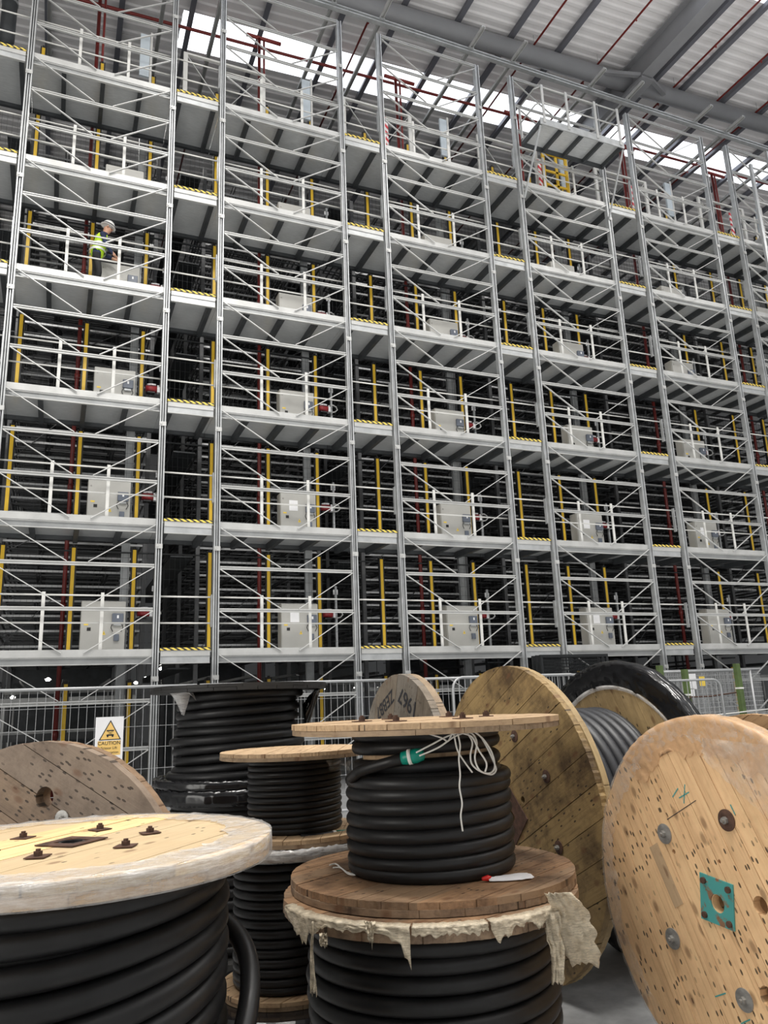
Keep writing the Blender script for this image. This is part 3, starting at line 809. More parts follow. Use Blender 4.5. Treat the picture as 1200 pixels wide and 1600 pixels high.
# caution sign
a = atY(150, 1121, FY - .04); b_ = atY(190, 1188, FY - .04)
SX, SZ, SW, SH = a.x, a.z, .345, .555
t = thing('warning_sign', 'white paper sign with yellow CAUTION scissor lift triangle on the fence', 'sign', (SX, FY - .04, SZ - SH))
MB().box(0, SW, 0, .004, 0, SH).build('sheet', 'paper', t)
def tri(cx, z0, w, h, y, mat, nm):
    m = MB(); m.v = [(cx - w / 2, y, z0), (cx + w / 2, y, z0), (cx, y, z0 + h), (cx - w / 2, y + .001, z0), (cx + w / 2, y + .001, z0), (cx, y + .001, z0 + h)]
    for q in ((0, 1, 2), (5, 4, 3), (0, 3, 4, 1), (1, 4, 5, 2), (2, 5, 3, 0)): m.face(list(q))
    return m.build(nm, mat, t)
tri(SW * .53, .265, .275, .25, -.0015, 'ink', 'triangle_border')
tri(SW * .53, .276, .235, .215, -.003, 'sign_orange', 'triangle_fill')
MB().box(.035, SW - .028, -.0015, -.0005, .075, .255).build('text_panel', 'sign_orange', t)
m = MB(); c = SW * .53
m.box(c - .045, c + .045, -.0045, -.0035, .375, .39).beam((c - .03, -.004, .375), (c + .03, -.004, .335), .001, .008, (0, 1, 0)).beam((c + .03, -.004, .375), (c - .03, -.004, .335), .001, .008, (0, 1, 0))
m.box(c - .045, c + .045, -.0045, -.0035, .318, .335)
for s in (-1, 1): m.tube([(c + s * .03, -.0045, .312), (c + s * .03, -.0035, .312)], .012, 10)
m.build('lift_pictogram', 'ink', t)
def text(s, size, loc, mat, parent, name='lettering', rot=(PI / 2, 0, 0), align='CENTER', ext=.0005):
    cu = bpy.data.curves.new(name, 'FONT'); cu.body = s; cu.size = size; cu.align_x = align; cu.align_y = 'CENTER'; cu.extrude = ext
    tmp = bpy.data.objects.new(name, cu); COL.objects.link(tmp)
    dg = bpy.context.evaluated_depsgraph_get(); dg.update()
    me = bpy.data.meshes.new_from_object(tmp.evaluated_get(dg)); bpy.data.objects.remove(tmp)
    o = bpy.data.objects.new(name, me); COL.objects.link(o); me.materials.append(MATS[mat]); o.parent = parent; o.location = loc; o.rotation_euler = rot
    return o
text('CAUTION', .062, (SW * .51, -.003, .225), 'ink', t, ext=.001)
text('Scissor Lift', .045, (SW * .51, -.003, .165), 'ink', t)
text('in Operation', .045, (SW * .51, -.003, .110), 'ink', t)
# stack of black mesh panels
t0 = None
for j in range(5):
    X0 = 8.35 + j * .02; Y0 = 12.3 + j * .16; h = 2.36 - (.0 if j < 3 else .35); w = 1.55 if j < 3 else 2.2
    if j == 0 or j == 3:
        t0 = thing('wire_mesh_screen', '', 'mesh panel', (X0, Y0, 0), 'black mesh guard panels stacked upright')
        m = MB(); x = .05
        while x < w: m.box(x - .004, x + .004, -.004, .004, .05, h - .03); x += .034
        z = .1
        while z < h: m.box(.03, w - .03, -.004, .004, z - .004, z + .004); z += .06
        m.build('wire_grid', 'mesh_black', t0)
        m = MB().box(0, .05, -.025, .025, 0, h).box(w - .05, w, -.025, .025, 0, h).box(.05, w - .05, -.025, .025, h - .05, h).box(.05, w - .05, -.025, .025, 0, .05)
        m.build('panel_frame', 'mesh_black', t0); t1 = t0
    else: t1 = dup(t0, (X0, Y0, 0), '', 'black mesh guard panels stacked upright')
    t1['label'] = 'black framed mesh panel standing by the storage, ' + ['foremost of the tall ones', 'second of the tall ones', 'rearmost of the tall ones', 'front one of the lower pair', 'rear one of the lower pair'][j]
# stacks of galvanised mesh sheets on the right with green posts
for j in range(4):
    x0 = 9.95 + .10 * j; y0 = 12.0 + .12 * j
    if j == 0:
        t0 = thing('mesh_sheet', '', 'mesh sheet', (x0, y0, 0), 'galvanised mesh sheets standing on the right')
        m = MB(); x = 0
        while x < 3.6: m.box(x - .003, x + .003, -.003, .003, 0, 1.98); x += .06
        z = 0
        while z < 1.99: m.box(0, 3.58, -.006, -.003, z - .003, z + .003); z += .09
        m.build('wire_grid', 'mesh_galv', t0)
        MB().box(0, 3.6, -.02, .02, 1.98, 2.01).box(-.03, 0, -.02, .02, 0, 2.01).build('sheet_frame', 'mesh_galv', t0)
        t1 = t0
    else: t1 = dup(t0, (x0, y0, 0), '')
    t1['label'] = ORD[j] + ' galvanised mesh sheet from the front, standing behind the green posts'
for j, (px, ptop) in enumerate(((1030, 1040), (1069, 1046), (1150, 1037))):
    p = atY(px, ptop, 10.7)
    t = thing('green_post', 'dark green timber post, %s' % ['beside the black-wrapped flange', 'between the two other green posts', 'tallest, beside the stacked mesh sheets'][j], 'post', (p.x, 10.7, 0), 'green posts by the mesh sheets')
    MB().box(-.045, .045, -.045, .045, 0, p.z).build('shaft', 'green_post', t, bevel=.006)
    MB().box(-.052, .052, -.052, .052, p.z - .45, p.z - .42).build('strap', 'rope', t)
tag(MB().tube([atY(1030, 1110, 10.646) - Vector((0, 0, .02)), atY(1080, 1089, 10.646), atY(1110, 1088, 10.646), atY(1150, 1082, 10.646)], .014, 6).build('sagging_rope', 'rust', smooth=True), 'brown rope tied between the green posts', 'rope')
tag(MB().tube([atY(1085, 1120, 10.646), atY(1120, 1117, 10.646), atY(1200, 1108, 10.646)], .012, 6).build('pale_strap', 'rope', smooth=True), 'pale strap tied low across the green posts', 'strap')
# hoop barriers
def barrier(p0, p1, h, Y, label):
    x0, x1 = p0, p1
    t = thing('crowd_barrier', label, 'barrier', (x0, Y, 0), 'galvanised hoop barriers'); w = x1 - x0; r = .16
    pts = [(0, 0, .05), (0, 0, h - r)] + [(r - r * math.cos(a), 0, h - r + r * math.sin(a)) for a in (.4, .8, 1.2)] + [(r, 0, h), (w - r, 0, h)] + [(w - r + r * math.sin(a), 0, h - r + r * math.cos(a)) for a in (.4, .8, 1.2)] + [(w, 0, h - r), (w, 0, .05)]
    MB().tube(pts, .019, 8).build('hoop', 'mesh_galv', t, smooth=True)
    m = MB(); n = int(w / .1)
    for i in range(1, n): m.tube([(i * w / n, 0, .2), (i * w / n, 0, h - .02)], .006, 5)
    m.build('bars', 'mesh_galv', t)
    MB().tube([(0, 0, .2), (w, 0, .2)], .015, 8).build('bottom_tube', 'mesh_galv', t, smooth=True)
    for x in (.0, w): MB().box(x - .03, x + .03, -.25, .25, 0, .04).build('foot', 'mesh_galv', t)
p = atY(905, 1057, 10.0); barrier(p.x - 2.2, p.x, atY(880, 1054, 10.0).z, 10.0, 'galvanised hoop barrier between the large drum and black mesh panels')
p = atY(985, 1068, 10.3); q = atY(1040, 1064, 10.3); p2 = atY(1125, 1064, 10.3)
barrier(p2.x - 1.6, p2.x, q.z, 10.3, 'galvanised hoop barrier behind the black-wrapped flange by the green posts')
for j, (px, py, w, h, mt, lb) in enumerate(((1074, 1053, .19, .27, 'paper', 'large white notice hanging on the right fence'), (1092, 1057, .13, .17, 'sticker_yellow', 'small yellow notice hanging on the right fence'), (1078, 1076, .10, .16, 'paper', 'small white notice below the large one'))):
    a = atY(px, py, FY - .05)
    tag(MB().box(0, w, 0, .004, -h, 0).build('notice', mt, loc=(a.x, FY - .05, a.z)), lb, 'sign')

# ================================================================== CABLE DRUMS
def circ_planks(mb, Rr, pw, z0, z1, gap=.0035, seed=0, rough=.004, rot=0, jag=0, holes=()):
    """clip each plank to the circle; round holes are notched out of the planks they meet"""
    rnd = random.Random(seed); n = int(math.ceil(Rr / pw)); c, s = math.cos(rot), math.sin(rot)
    hl = [(x * c + y * s, -x * s + y * c, r) for x, y, r in holes]
    for i in range(-n, n):
        y0 = i * pw + gap / 2; y1 = (i + 1) * pw - gap / 2
        y0 = max(y0, -Rr * .9995); y1 = min(y1, Rr * .9995)
        if y1 - y0 < .008: continue
        Re = Rr - rnd.random() * rough
        K = 10; ys = [y0 + (y1 - y0) * k / K for k in range(K + 1)]
        right = [(math.sqrt(max(Re * Re - y * y, 1e-6)) - (rnd.random() * jag), y) for y in ys]
        left = [(-math.sqrt(max(Re * Re - y * y, 1e-6)) + (rnd.random() * jag), y) for y in ys]
        dz = rnd.uniform(-.0012, .0012)
        hs = sorted([h for h in hl if h[1] + h[2] > y0 and h[1] - h[2] < y1])
        def notch(h, sg):
            yy = sorted(set([y0, y1] + [min(max(h[1] + h[2] * math.cos(PI * k / 16), y0), y1) for k in range(17)]))
            return [(h[0] + sg * math.sqrt(max(h[2]**2 - (y - h[1])**2, 0)), y) for y in yy]
        lb = left
        for h in hs + [None]:
            rb = notch(h, -1) if h else right
            poly = rb + lb[::-1]
            mb.prism([(x * c - y * s, x * s + y * c) for x, y in poly], z0, z1 + dz)
            if h: lb = notch(h, 1)
def flange(name, t, Rr, z0, z1, mats, pw, seed, holes=(), face_up=True, rot=0, jag=0):
    """two plank layers, the outward one along local X"""
    mb = MB(); zm = (z0 + z1) / 2
    if face_up: a, b_ = (zm, z1), (z0, zm - .0008)
    else: a, b_ = (z0, zm - .0008), (zm, z1)
    mb.mi = 0; circ_planks(mb, Rr, pw, a[0], a[1], seed=seed, jag=jag, rot=rot, holes=holes)
    mb.mi = 1; circ_planks(mb, Rr, pw * 1.1, b_[0], b_[1], seed=seed + 1, rot=rot + PI / 2, jag=jag, holes=holes)
    o = mb.build(name, mats, t)
    return o
def coil(rad, z0, z1, cr, turns, seed=0, wob=.006, tilt=.004, n=72, nr=12, extra=None, taper=0):
    rnd = random.Random(seed); pts = []; turns += 1.2; T = int(turns * n)
    ph = [rnd.uniform(0, 6.28) for _ in range(int(turns) + 3)]
    am = [rnd.uniform(-1, 1) for _ in range(int(turns) + 3)]
    for i in range(T + 1):
        u = i / n; a = 2 * PI * u; k = int(u); fr_ = u - k; fr_ = fr_ * fr_ * (3 - 2 * fr_)
        A = am[k] * (1 - fr_) + am[k + 1] * fr_
        z = z0 + (z1 - z0) * min(1, max(0, (i - .8 * n) / max(1, T - 1.6 * n))) + tilt * math.sin(a + ph[0]) * (.5 + .5 * A)
        r = rad + wob * A + wob * .4 * math.sin(3 * a + ph[1]) - taper * i / T
        if extra: r, z = extra(u, a, r, z)
        pts.append((r * math.cos(a), r * math.sin(a), z))
    return pts
def bolt(t, x, y, z, style, s=1, seed=0):
    rnd = random.Random(seed)
    if style == 'plate':       # square rusty plate with nut
        b = MB().box(-.035, .035, -.035, .035, 0, .004); b.tube([(0, 0, .004), (0, 0, .02)], .016, 6); b.tube([(0, 0, .02), (0, 0, .028)], .009, 8)
        o = b.build('bolt', 'rust', t, loc=(x, y, z)); o.rotation_euler = (0, 0, rnd.uniform(0, 1.5))
    else:
        b = MB(); b.lathe([(.0, 0), (.045 * s, 0), (.045 * s, .004), (.026 * s, .006), (.0, .006)], 28, closed=False)
        o = b.build('washer', 'zinc' if style == 'zinc' else 'rust', t, loc=(x, y, z))
        n_ = MB(); n_.tube([(0, 0, .006), (0, 0, .019)], .016 * s, 6); n_.tube([(0, 0, .019), (0, 0, .03)], .008 * s, 8); n_.build('nut', 'zinc', o)
    return o
def wrap(t, Rr, inner, z0, z1, mat, name='plastic_wrap', seed=0, n=220, rag=.02, amp=.006, top=True, bottom=.03, a0=0, a1=2 * PI, label=None):
    """stretch film over a rim: across the face, down the edge, tucked under"""
    prof = []
    K = 7
    if top:
        for k in range(K): prof.append((inner + (Rr - inner) * k / K, z1 + .003, k == 0))
        for k in range(4): prof.append((Rr + .004, z1 + .003 - (z1 - z0 + .006) * k / 3, False))
        if bottom: prof.append((Rr - bottom, z0 - .004, False))
    else:
        prof.append((Rr - bottom, z1 + .004, False))
        for k in range(4): prof.append((Rr + .004, z1 + .003 - (z1 - z0 + .006) * k / 3, False))
        for k in range(K + 1): prof.append((Rr - (Rr - inner) * k / K, z0 - .003, k == K))
    full = abs(a1 - a0 - 2 * PI) < 1e-3; P = []
    for i in range(n + 1):
        a = a0 + (a1 - a0) * i / n; row = []
        for j, (r, z, e) in enumerate(prof):
            ca, sa = math.cos(a), math.sin(a)
            w = noise.noise(Vector((ca * 3 + seed, sa * 3, j * .35))) ; w2 = noise.noise(Vector((ca * 16 + seed, sa * 16, j * .8)))
            rr = r; zz = z
            if e: rr += rag * (w * 1.6 + w2)
            face = (top and z > z1) or (not top and z < z0)
            if face: zz += (abs(w2) * amp) * (1 if top else -1)
            else: rr += abs(w2) * amp * .7
            row.append((rr * ca, rr * sa, zz))
        P.append(row)
    o = MB().grid(P).build(name, mat, t, smooth=True)
    if label: o['label'] = label
    return o
def frame_M(origin, z, x):
    z = Vector(z).normalized(); x = Vector(x); x = (x - z * x.dot(z)).normalized(); y = z.cross(x)
    M = Matrix((x, y, z)).transposed().to_4x4(); M.translation = Vector(origin); return M

# ---- D1 big drum, front left, cling film on the rim
c1 = (.09, 2.88); h1 = 1.20
t = thing('cable_drum', 'large upright cable drum at the lower left with clear film around its pale top', 'cable drum', (c1[0], c1[1], 0), rz=R(46.8))
bx1 = [(.25 * math.cos(R(20 + 60 * k)), .25 * math.sin(R(20 + 60 * k))) for k in range(6)]
flange('top_flange', t, .64, 1.14, 1.20, ['wood_new', 'wood_new_x'], .145, 11, [(0, 0, .042)])
flange('bottom_flange', t, .64, .0, .06, ['wood_new', 'wood_new_x'], .145, 12, face_up=False)
for k, (x, y) in enumerate(bx1): bolt(t, x, y, 1.2015, 'plate', seed=k).scale = (.85, .85, .8)
MB().lathe([(.033, 1.10), (.041, 1.10), (.041, 1.2035), (.033, 1.2035)], 28).build('hole_shade_liner', 'black_paint', t)  # black liner added so the hub hole looks shaded inside
m = MB()
for s in (-1, 1): m.box(s * .0625 - .0205, s * .0625 + .0205, -.075, .075, 1.2015, 1.205)
m.box(-.0415, .0415, -.075, -.0415, 1.2015, 1.205).box(-.0415, .0415, .0415, .075, 1.2015, 1.205)
m.build('hub_plate', 'rust', t)
MB().lathe([(.30, .06), (.34, .06), (.34, 1.14), (.30, 1.14)], 48).build('barrel', 'wood_new_x', t)
def ex1(u, a, r, z):
    return r, z + .045 * math.sin(a + 1.9) * math.exp(-((u - 10.5) / 3.5)**2)
MB().tube(coil(.462, .10, 1.10, .0355, 14.0, 3, .008, .006, 72, extra=ex1), .0365, 14).build('cable', 'cable_black', t, smooth=True)
MB().tube(coil(.392, .10, 1.10, .0355, 14.0, 4, .004), .0355, 10).build('inner_cable', 'cable_black', t, smooth=True)
# loose tail curling down on the right
tl = []
for k in range(26):
    u = k / 25; a = R(-52 - 46.8 + 60 - 100 * u + 20); rr = .515 + .06 * math.sin(u * PI)
    tl.append((rr * math.cos(a), rr * math.sin(a), .88 - .74 * u * u * .95))
MB().tube(tl, .033, 12).build('cable_tail', 'cable_black', t, smooth=True)
wrap(t, .64, .50, 1.14, 1.20, 'film_white', seed=3.3, rag=.025, amp=.006, bottom=.05, n=320)
# ---- D7 / D6 middle pair
c7 = (1.61, 3.39)
t = thing('cable_drum', 'lower drum of the centre pair, torn pale plastic hanging from its rim', 'cable drum', (c7[0], c7[1], 0), rz=R(20))
flange('top_flange', t, .652, .742, .802, ['wood_warm', 'wood_warm_x'], .11, 21, jag=.008)
flange('bottom_flange', t, .652, 0, .06, ['wood_warm', 'wood_warm_x'], .11, 22, face_up=False)
MB().lathe([(.36, .06), (.40, .06), (.40, .74), (.36, .74)], 48).build('barrel', 'wood_warm_x', t)
def ex7(u, a, r, z): return r + (.0 if u < 8 else 0), z + .012 * math.sin(a + .5)
MB().tube(coil(.512, .10, .705, .033, 9.2, 8, .010, .006, extra=ex7), .0345, 14).build('cable', 'cable_black', t, smooth=True)
MB().tube(coil(.445, .10, .70, .033, 9.4, 5, .004), .033, 10).build('inner_cable', 'cable_black', t, smooth=True)
# torn film rags round the rim
def rag(t, cx, cy, Rr, a0, a1, ztop, drop, name, mat, seed, n=60, rows=7, lip=.03):
    P = []
    for i in range(n + 1):
        u = i / n; a = a0 + (a1 - a0) * u; ca, sa = math.cos(a), math.sin(a); row = []
        dd = drop(u) * (.55 + .9 * abs(noise.noise(Vector((u * 9 + seed, seed, 0)))) + .5 * abs(noise.noise(Vector((u * 33 + seed, 0, 0)))))
        for j in range(rows + 1):
            v = j / rows
            w = noise.noise(Vector((u * 14 + seed, v * 3, 0))) * .016 + noise.noise(Vector((u * 40 + seed, v * 5, 2))) * .008
            if j == 0: rr = Rr - lip * (1 + .6 * w / .016); z = ztop + .004
            else: rr = Rr + .006 + abs(w) + v * .004; z = ztop - dd * (j - 1) / (rows - 1)
            row.append((cx + rr * ca, cy + rr * sa, z))
        P.append(row)
    o = MB().grid(P).build(name, mat, t, smooth=True, solid=.0012)
    return o
A7 = lambda px, py: (lambda q: q if q < .2 else q - 2 * PI)(math.atan2(*(lambda p: (p.y - c7[1], p.x - c7[0]))(onCyl(px, py, c7[0], c7[1], .652))))
rz7 = R(20)
ang = [A7(x, 1430) - rz7 for x in (450, 520, 640, 700, 760, 800, 860, 895)]
rag(t, 0, 0, .654, ang[0], ang[2], .802, lambda u: .03 + .10 * max(0, math.sin(u * 8 - .4))**2 , 'torn_film', 'film_torn', 1.7)
rag(t, 0, 0, .654, ang[2] + .01, ang[4], .802, lambda u: .035, 'torn_film', 'film_torn', 5.7, 40)
rag(t, 0, 0, .654, ang[4] + .015, ang[7], .802, lambda u: .03 + .035 * max(0, math.sin(u * 17)), 'torn_film', 'film_torn', 9.1)
def hang(px_pts, dist_r, width, seed, mat='film_torn', name='hanging_film'):
    """a crumpled strip hanging from the rim through the given points"""
    C = [onCyl(x, y, c7[0], c7[1], dist_r) for x, y in px_pts]; P = []
    n = 26
    Minv = Matrix.Rotation(-rz7, 4, 'Z') @ Matrix.Translation((-c7[0], -c7[1], 0))
    side = Vector((CR.x, CR.y, 0)).normalized()
    for i in range(n + 1):
        u = i / n * (len(C) - 1); k = min(int(u), len(C) - 2); f = u - k
        p = C[k].lerp(C[k + 1], f); w = width(i / n); row = []
        for j in range(11):
            v = j / 10 - .5
            dd = noise.noise(Vector((v * 9 + seed, i * .16, 0))) * .035 + noise.noise(Vector((v * 20 + seed, i * .35, 3))) * .012
            zj = noise.noise(Vector((v * 12, seed, 7))) * .03 if i == n else 0
            q = p + side * (v * w * (1 + .2 * noise.noise(Vector((i * .5, seed, v))))) + Vector((-FW.x, -FW.y, 0)) * dd + Vector((0, 0, zj))
            row.append(Minv @ q)
        P.append(row)
    return MB().grid(P).build(name, mat, t, smooth=True, solid=.0012)
hang([(872, 1395), (890, 1420), (897, 1450), (905, 1480), (916, 1508)], .70, lambda u: .10 + .05 * math.sin(u * 3), 2.2)
hang([(862, 1425), (866, 1460), (872, 1495), (872, 1538)], .67, lambda u: .065 - .02 * u, 6.1)
hang([(505, 1458), (506, 1478)], .67, lambda u: .03, 8.8)
hang([(579, 1440), (578, 1455), (580, 1472)], .672, lambda u: .045 - .03 * u, 3.8)
hang([(489, 1440), (487, 1490), (490, 1552)], .70, lambda u: .006 + .022 * u * u, 4.8)

c6 = (1.66, 3.46)
t = thing('cable_drum', 'upper drum of the centre pair, white cord dangling from its teal-capped cable', 'cable drum', (c6[0], c6[1], .805), rz=R(28))
flange('top_flange', t, .635, .665, .712, ['wood_pale', 'wood_pale_x'], .12, 31, jag=.006)
flange('bottom_flange', t, .648, 0.001, .055, ['wood_warm', 'wood_warm_x'], .10, 32, face_up=True, jag=.006)
for k in range(6): bolt(t, .30 * math.cos(k * PI / 3 + .2), .30 * math.sin(k * PI / 3 + .2), .7135, 'plate', seed=k + 20)
MB().lathe([(.27, .055), (.30, .055), (.30, .665), (.27, .665)], 48).build('barrel', 'wood_pale', t)
MB().tube(coil(.355, .055 + .031, .455, .031, 7.0, 13, .003, .004, taper=-.004), .0315, 14).build('cable', 'cable_black', t, smooth=True)
def ex6(u, a, r, z): return r, z + (.02 if u > 2.9 else 0) * min(1, max(0, (u - 2.9) * 3))
MB().tube(coil(.322, .42, .632, .030, 4.0, 15, .004, .006, extra=ex6), .0305, 14).build('upper_cable', 'cable_black', t, smooth=True)
M6 = Matrix.Rotation(-R(28), 4, 'Z') @ Matrix.Translation((-c6[0], -c6[1], -.805))
def P6(x, y, r): return M6 @ onCyl(x, y, c6[0], c6[1], r)
MB().tube([P6(549, 1216, .40), P6(560, 1206, .405), P6(580, 1199, .40), P6(605, 1192, .395), P6(632, 1184, .40)], .024, 12).build('cable_end', 'cable_black', t, smooth=True)
cap = MB().tube([P6(628, 1185, .405), P6(634, 1184, .405), P6(650, 1181, .41), P6(660, 1178, .41), P6(663, 1177, .41)], [.026, .029, .031, .026, .012], 14).build('end_cap', 'teal_cap', t, smooth=True)
MB().tube([P6(638, 1183, .41), P6(643, 1182, .41)], .0325, 14).build('cap_tape', 'rope', cap, smooth=True)
def smoothpts(pts, n=8):
    out = []
    for i in range(len(pts) - 1):
        p0, p1, p2, p3 = pts[max(i - 1, 0)], pts[i], pts[i + 1], pts[min(i + 2, len(pts) - 1)]
        for k in range(n):
            s = k / n; out.append(.5 * ((2 * p1) + (-p0 + p2) * s + (2 * p0 - 5 * p1 + 4 * p2 - p3) * s * s + (-p0 + 3 * p1 - 3 * p2 + p3) * s**3))
    return out + [pts[-1]]
def cord(pp, r=.44, w=.0038, nm='cord'):
    MB().tube(smoothpts([P6(x, y, r) for x, y in pp]), w, 6).build(nm, 'rope', t, smooth=True)
cord([(650, 1176), (675, 1163), (700, 1150), (722, 1144), (738, 1143), (750, 1150), (762, 1170), (772, 1192), (775, 1203), (768, 1210), (752, 1206), (738, 1195), (735, 1180), (738, 1160), (730, 1145)])
cord([(655, 1181), (685, 1168), (712, 1150), (735, 1145), (745, 1160), (742, 1185), (750, 1204), (765, 1208), (773, 1198), (768, 1175), (755, 1155), (742, 1144)], .445)
cord([(715, 1146), (719, 1165), (717, 1185), (719, 1210), (718, 1230), (722, 1255), (720, 1275), (723, 1299)], .45)
cord([(665, 1145), (690, 1153), (700, 1158), (708, 1146), (714, 1170), (722, 1185), (738, 1207)], .442)
cord([(724, 1146), (738, 1152), (748, 1172), (760, 1192), (758, 1206)], .455)
MB().tube(smoothpts([M6 @ atZ(x, y, .868) for x, y in ((515, 1352), (525, 1350), (535, 1358), (545, 1364), (565, 1368), (590, 1371))]), .0035, 6).build('floor_cord', 'rope', t, smooth=True)
MB().tube(smoothpts([M6 @ atZ(x, y, .868) for x, y in ((520, 1356), (532, 1356), (545, 1366), (560, 1367))]), .0035, 6).build('floor_cord', 'rope', t, smooth=True)
# pouch on the flange
a = atZ(762, 1374, .87); b_ = atZ(828, 1366, .87); dv_ = (b_ - a); L_ = dv_.length; an = math.atan2(dv_.y, dv_.x)
t = thing('document_pouch', 'white document pouch with red tip beside the centre cable', 'pouch', (a.x, a.y, .862), rz=an)
P = []
for i in range(13):
    u = i / 12; w = .045 * (.35 + .9 * math.sin(min(1, u * 1.3) * PI / 2)) * (1 if u < .85 else (1.0 - (u - .85) * 2.2))
    P.append([(u * L_, (v / 6 - .5) * 2 * w, .004 + .012 * math.cos((v / 6 - .5) * PI) * (1 - .5 * u) + .004 * noise.noise(Vector((u * 7, v * .7, 1)))) for v in range(7)])
MB().grid(P).build('pouch_body', 'paper', t, smooth=True, solid=.0015)
MB().tube([(-.025, 0, .012), (.0, 0, .013), (.015, 0, .012)], [.007, .012, .008], 8).build('red_seal', 'red_tip', t, smooth=True)

# ---- D4 / D5 smaller pair behind
t = thing('cable_drum', 'smallest upright drum with neat coils and pale top, stacked behind the centre pair', 'cable drum', (1.33, 4.55, .885), rz=R(65))
flange('top_flange', t, .43, .435, .475, ['wood_pale', 'wood_pale_x'], .095, 41, jag=.004)
flange('bottom_flange', t, .43, 0, .04, ['wood_pale', 'wood_pale_x'], .095, 42)
MB().lathe([(.20, .04), (.22, .04), (.22, .435), (.20, .435)], 40).build('barrel', 'wood_pale', t)
MB().tube(coil(.252, .059, .418, .018, 11.0, 17, .002, .003), .0185, 12).build('cable', 'cable_black', t, smooth=True)
M4 = Matrix.Rotation(-R(65), 4, 'Z') @ Matrix.Translation((-1.33, -4.55, -.885))
def P4(x, y, r): return M4 @ onCyl(x, y, 1.33, 4.55, r)
MB().tube([P4(470, 1308, .285), P4(495, 1307, .29), P4(515, 1304, .295), P4(527, 1303, .30)], .0175, 10).build('cable_end', 'cable_black', t, smooth=True)
cap = MB().tube([P4(526, 1303, .30), P4(533, 1303, .31), P4(540, 1302, .32), P4(544, 1301, .325)], [.019, .021, .02, .01], 10).build('end_cap', 'teal_cap', t, smooth=True)
MB().tube([P4(520, 1304, .298), P4(524, 1303, .30)], .0195, 10).build('cap_tape', 'rope', cap, smooth=True)
MB().tube([P4(535, 1304, .31), P4(532, 1315, .31)], .007, 8).build('cap_tag', 'teal_cap', cap, smooth=True)
rs = MB(); P = []
for i in range(9): P.append([P4(512 + i * 4.5, 1188, .42) + Vector((0, 0, -j * .01 * (1 + .4 * math.sin(i)))) + Vector((.01 * math.sin(i + j), .01 * math.cos(i * 2 + j), 0)) for j in range(5)])
rs.grid(P).build('film_scrap', 'film_clear', t, smooth=True)
t = thing('cable_drum', 'dark upright drum under the smallest drum, film around its top rim', 'cable drum', (1.28, 4.56, .12), rz=R(35))
flange('top_flange', t, .46, .71, .755, ['wood_grey', 'wood_grey_x'], .1, 51)
flange('bottom_flange', t, .36, 0, .04, ['wood_pale', 'wood_pale_x'], .1, 52)
MB().lathe([(.2, .04), (.23, .04), (.23, .71), (.2, .71)], 40).build('barrel', 'wood_grey', t)
MB().tube(coil(.272, .064, .685, .023, 14.0, 19, .003, .004), .0235, 12).build('cable', 'cable_black', t, smooth=True)
wrap(t, .46, .36, .71, .755, 'film_white', seed=6.1, rag=.03, amp=.02, bottom=.05)
MB().tube([(-.05, -.33, .66), (.02, -.36, .64)], .018, 8).build('end_cap', 'teal_cap', t, smooth=True)
t = thing('wrapped_drum_base', 'low black-wrapped flange on the floor beneath the dark drum', 'flange', (1.28, 4.56, 0))
MB().lathe([(0, 0), (.5, 0), (.505, .02), (.5, .10), (.48, .118), (0, .118)], 64, closed=False).build('wrapped_disc', 'black_wrap', t, smooth=False)
MB().lathe([(.506, .03), (.512, .035), (.512, .055), (.506, .06)], 64).build('wrap_fold', 'black_wrap', t, smooth=True)

# ---- D3 tall black pair
t = thing('cable_drum', 'tall black cable drum with loose coils, black flanges, upper of the black pair', 'cable drum', (1.3, 5.87, 1.09), rz=R(10))
flange('top_flange', t, .645, .635, .68, ['wood_black', 'wood_black'], .12, 61)
flange('bottom_flange', t, .60, 0, .045, ['wood_black', 'wood_black'], .12, 62)
MB().lathe([(.34, .045), (.36, .045), (.36, .635), (.34, .635)], 40).build('barrel', 'wood_black', t)
def ex3(u, a, r, z):
    r2 = r + (.035 * max(0, math.sin(a * .5 + 1)) if 3.2 < u < 4.8 else 0) + (.05 if u < 1.2 else 0) * (1.2 - u if u < 1.2 else 0)
    return r2, z + .006 * math.sin(a * 1.0 + u)
MB().tube(coil(.425, .075, .60, .030, 9.0, 25, .030, .016, extra=ex3), .0305, 14).build('cable', 'cable_black', t, smooth=True)
MB().tube(coil(.385, .075, .60, .030, 9.0, 26, .004), .030, 8).build('inner_cable', 'cable_black', t, smooth=True)
wrap(t, .60, .46, 0, .045, 'black_wrap', seed=2.2, rag=.02, amp=.02, bottom=.03, n=160)
# hanging black film at the upper right
P = []
for i in range(11):
    a = R(-35 - 10) + R(4) * i
    P.append([((.60 - .10 * j / 6 + .02 * noise.noise(Vector((i, j, 3)) * .6)) * math.cos(a), (.60 - .10 * j / 6) * math.sin(a), .634 - j * .035 * (1 + .5 * math.sin(i * 1.7))) for j in range(7)])
MB().grid(P).build('hanging_film', 'black_wrap', t, smooth=True, solid=.002)
P = []
for i in range(7):
    a = R(195 + 3 * i)
    P.append([((.60 - .02 * j) * math.cos(a), (.60 - .02 * j) * math.sin(a), .634 - j * .02 * (1 + math.sin(i))) for j in range(5)])
MB().grid(P).build('film_flap', 'film_white', t, smooth=True, solid=.0012)
t = thing('cable_drum', 'black-wrapped drum standing on the floor, lower of the black pair', 'cable drum', (1.3, 5.87, 0))
flange('top_flange', t, .60, 1.0, 1.075, ['wood_black', 'wood_black'], .12, 63)
flange('bottom_flange', t, .60, 0, .06, ['wood_black', 'wood_black'], .12, 64)
MB().tube(coil(.46, .10, .965, .033, 13, 27, .01, .006), .033, 12).build('cable', 'cable_black', t, smooth=True)
MB().lathe([(.36, .06), (.40, .06), (.40, 1.0), (.36, 1.0)], 40).build('barrel', 'wood_black', t)
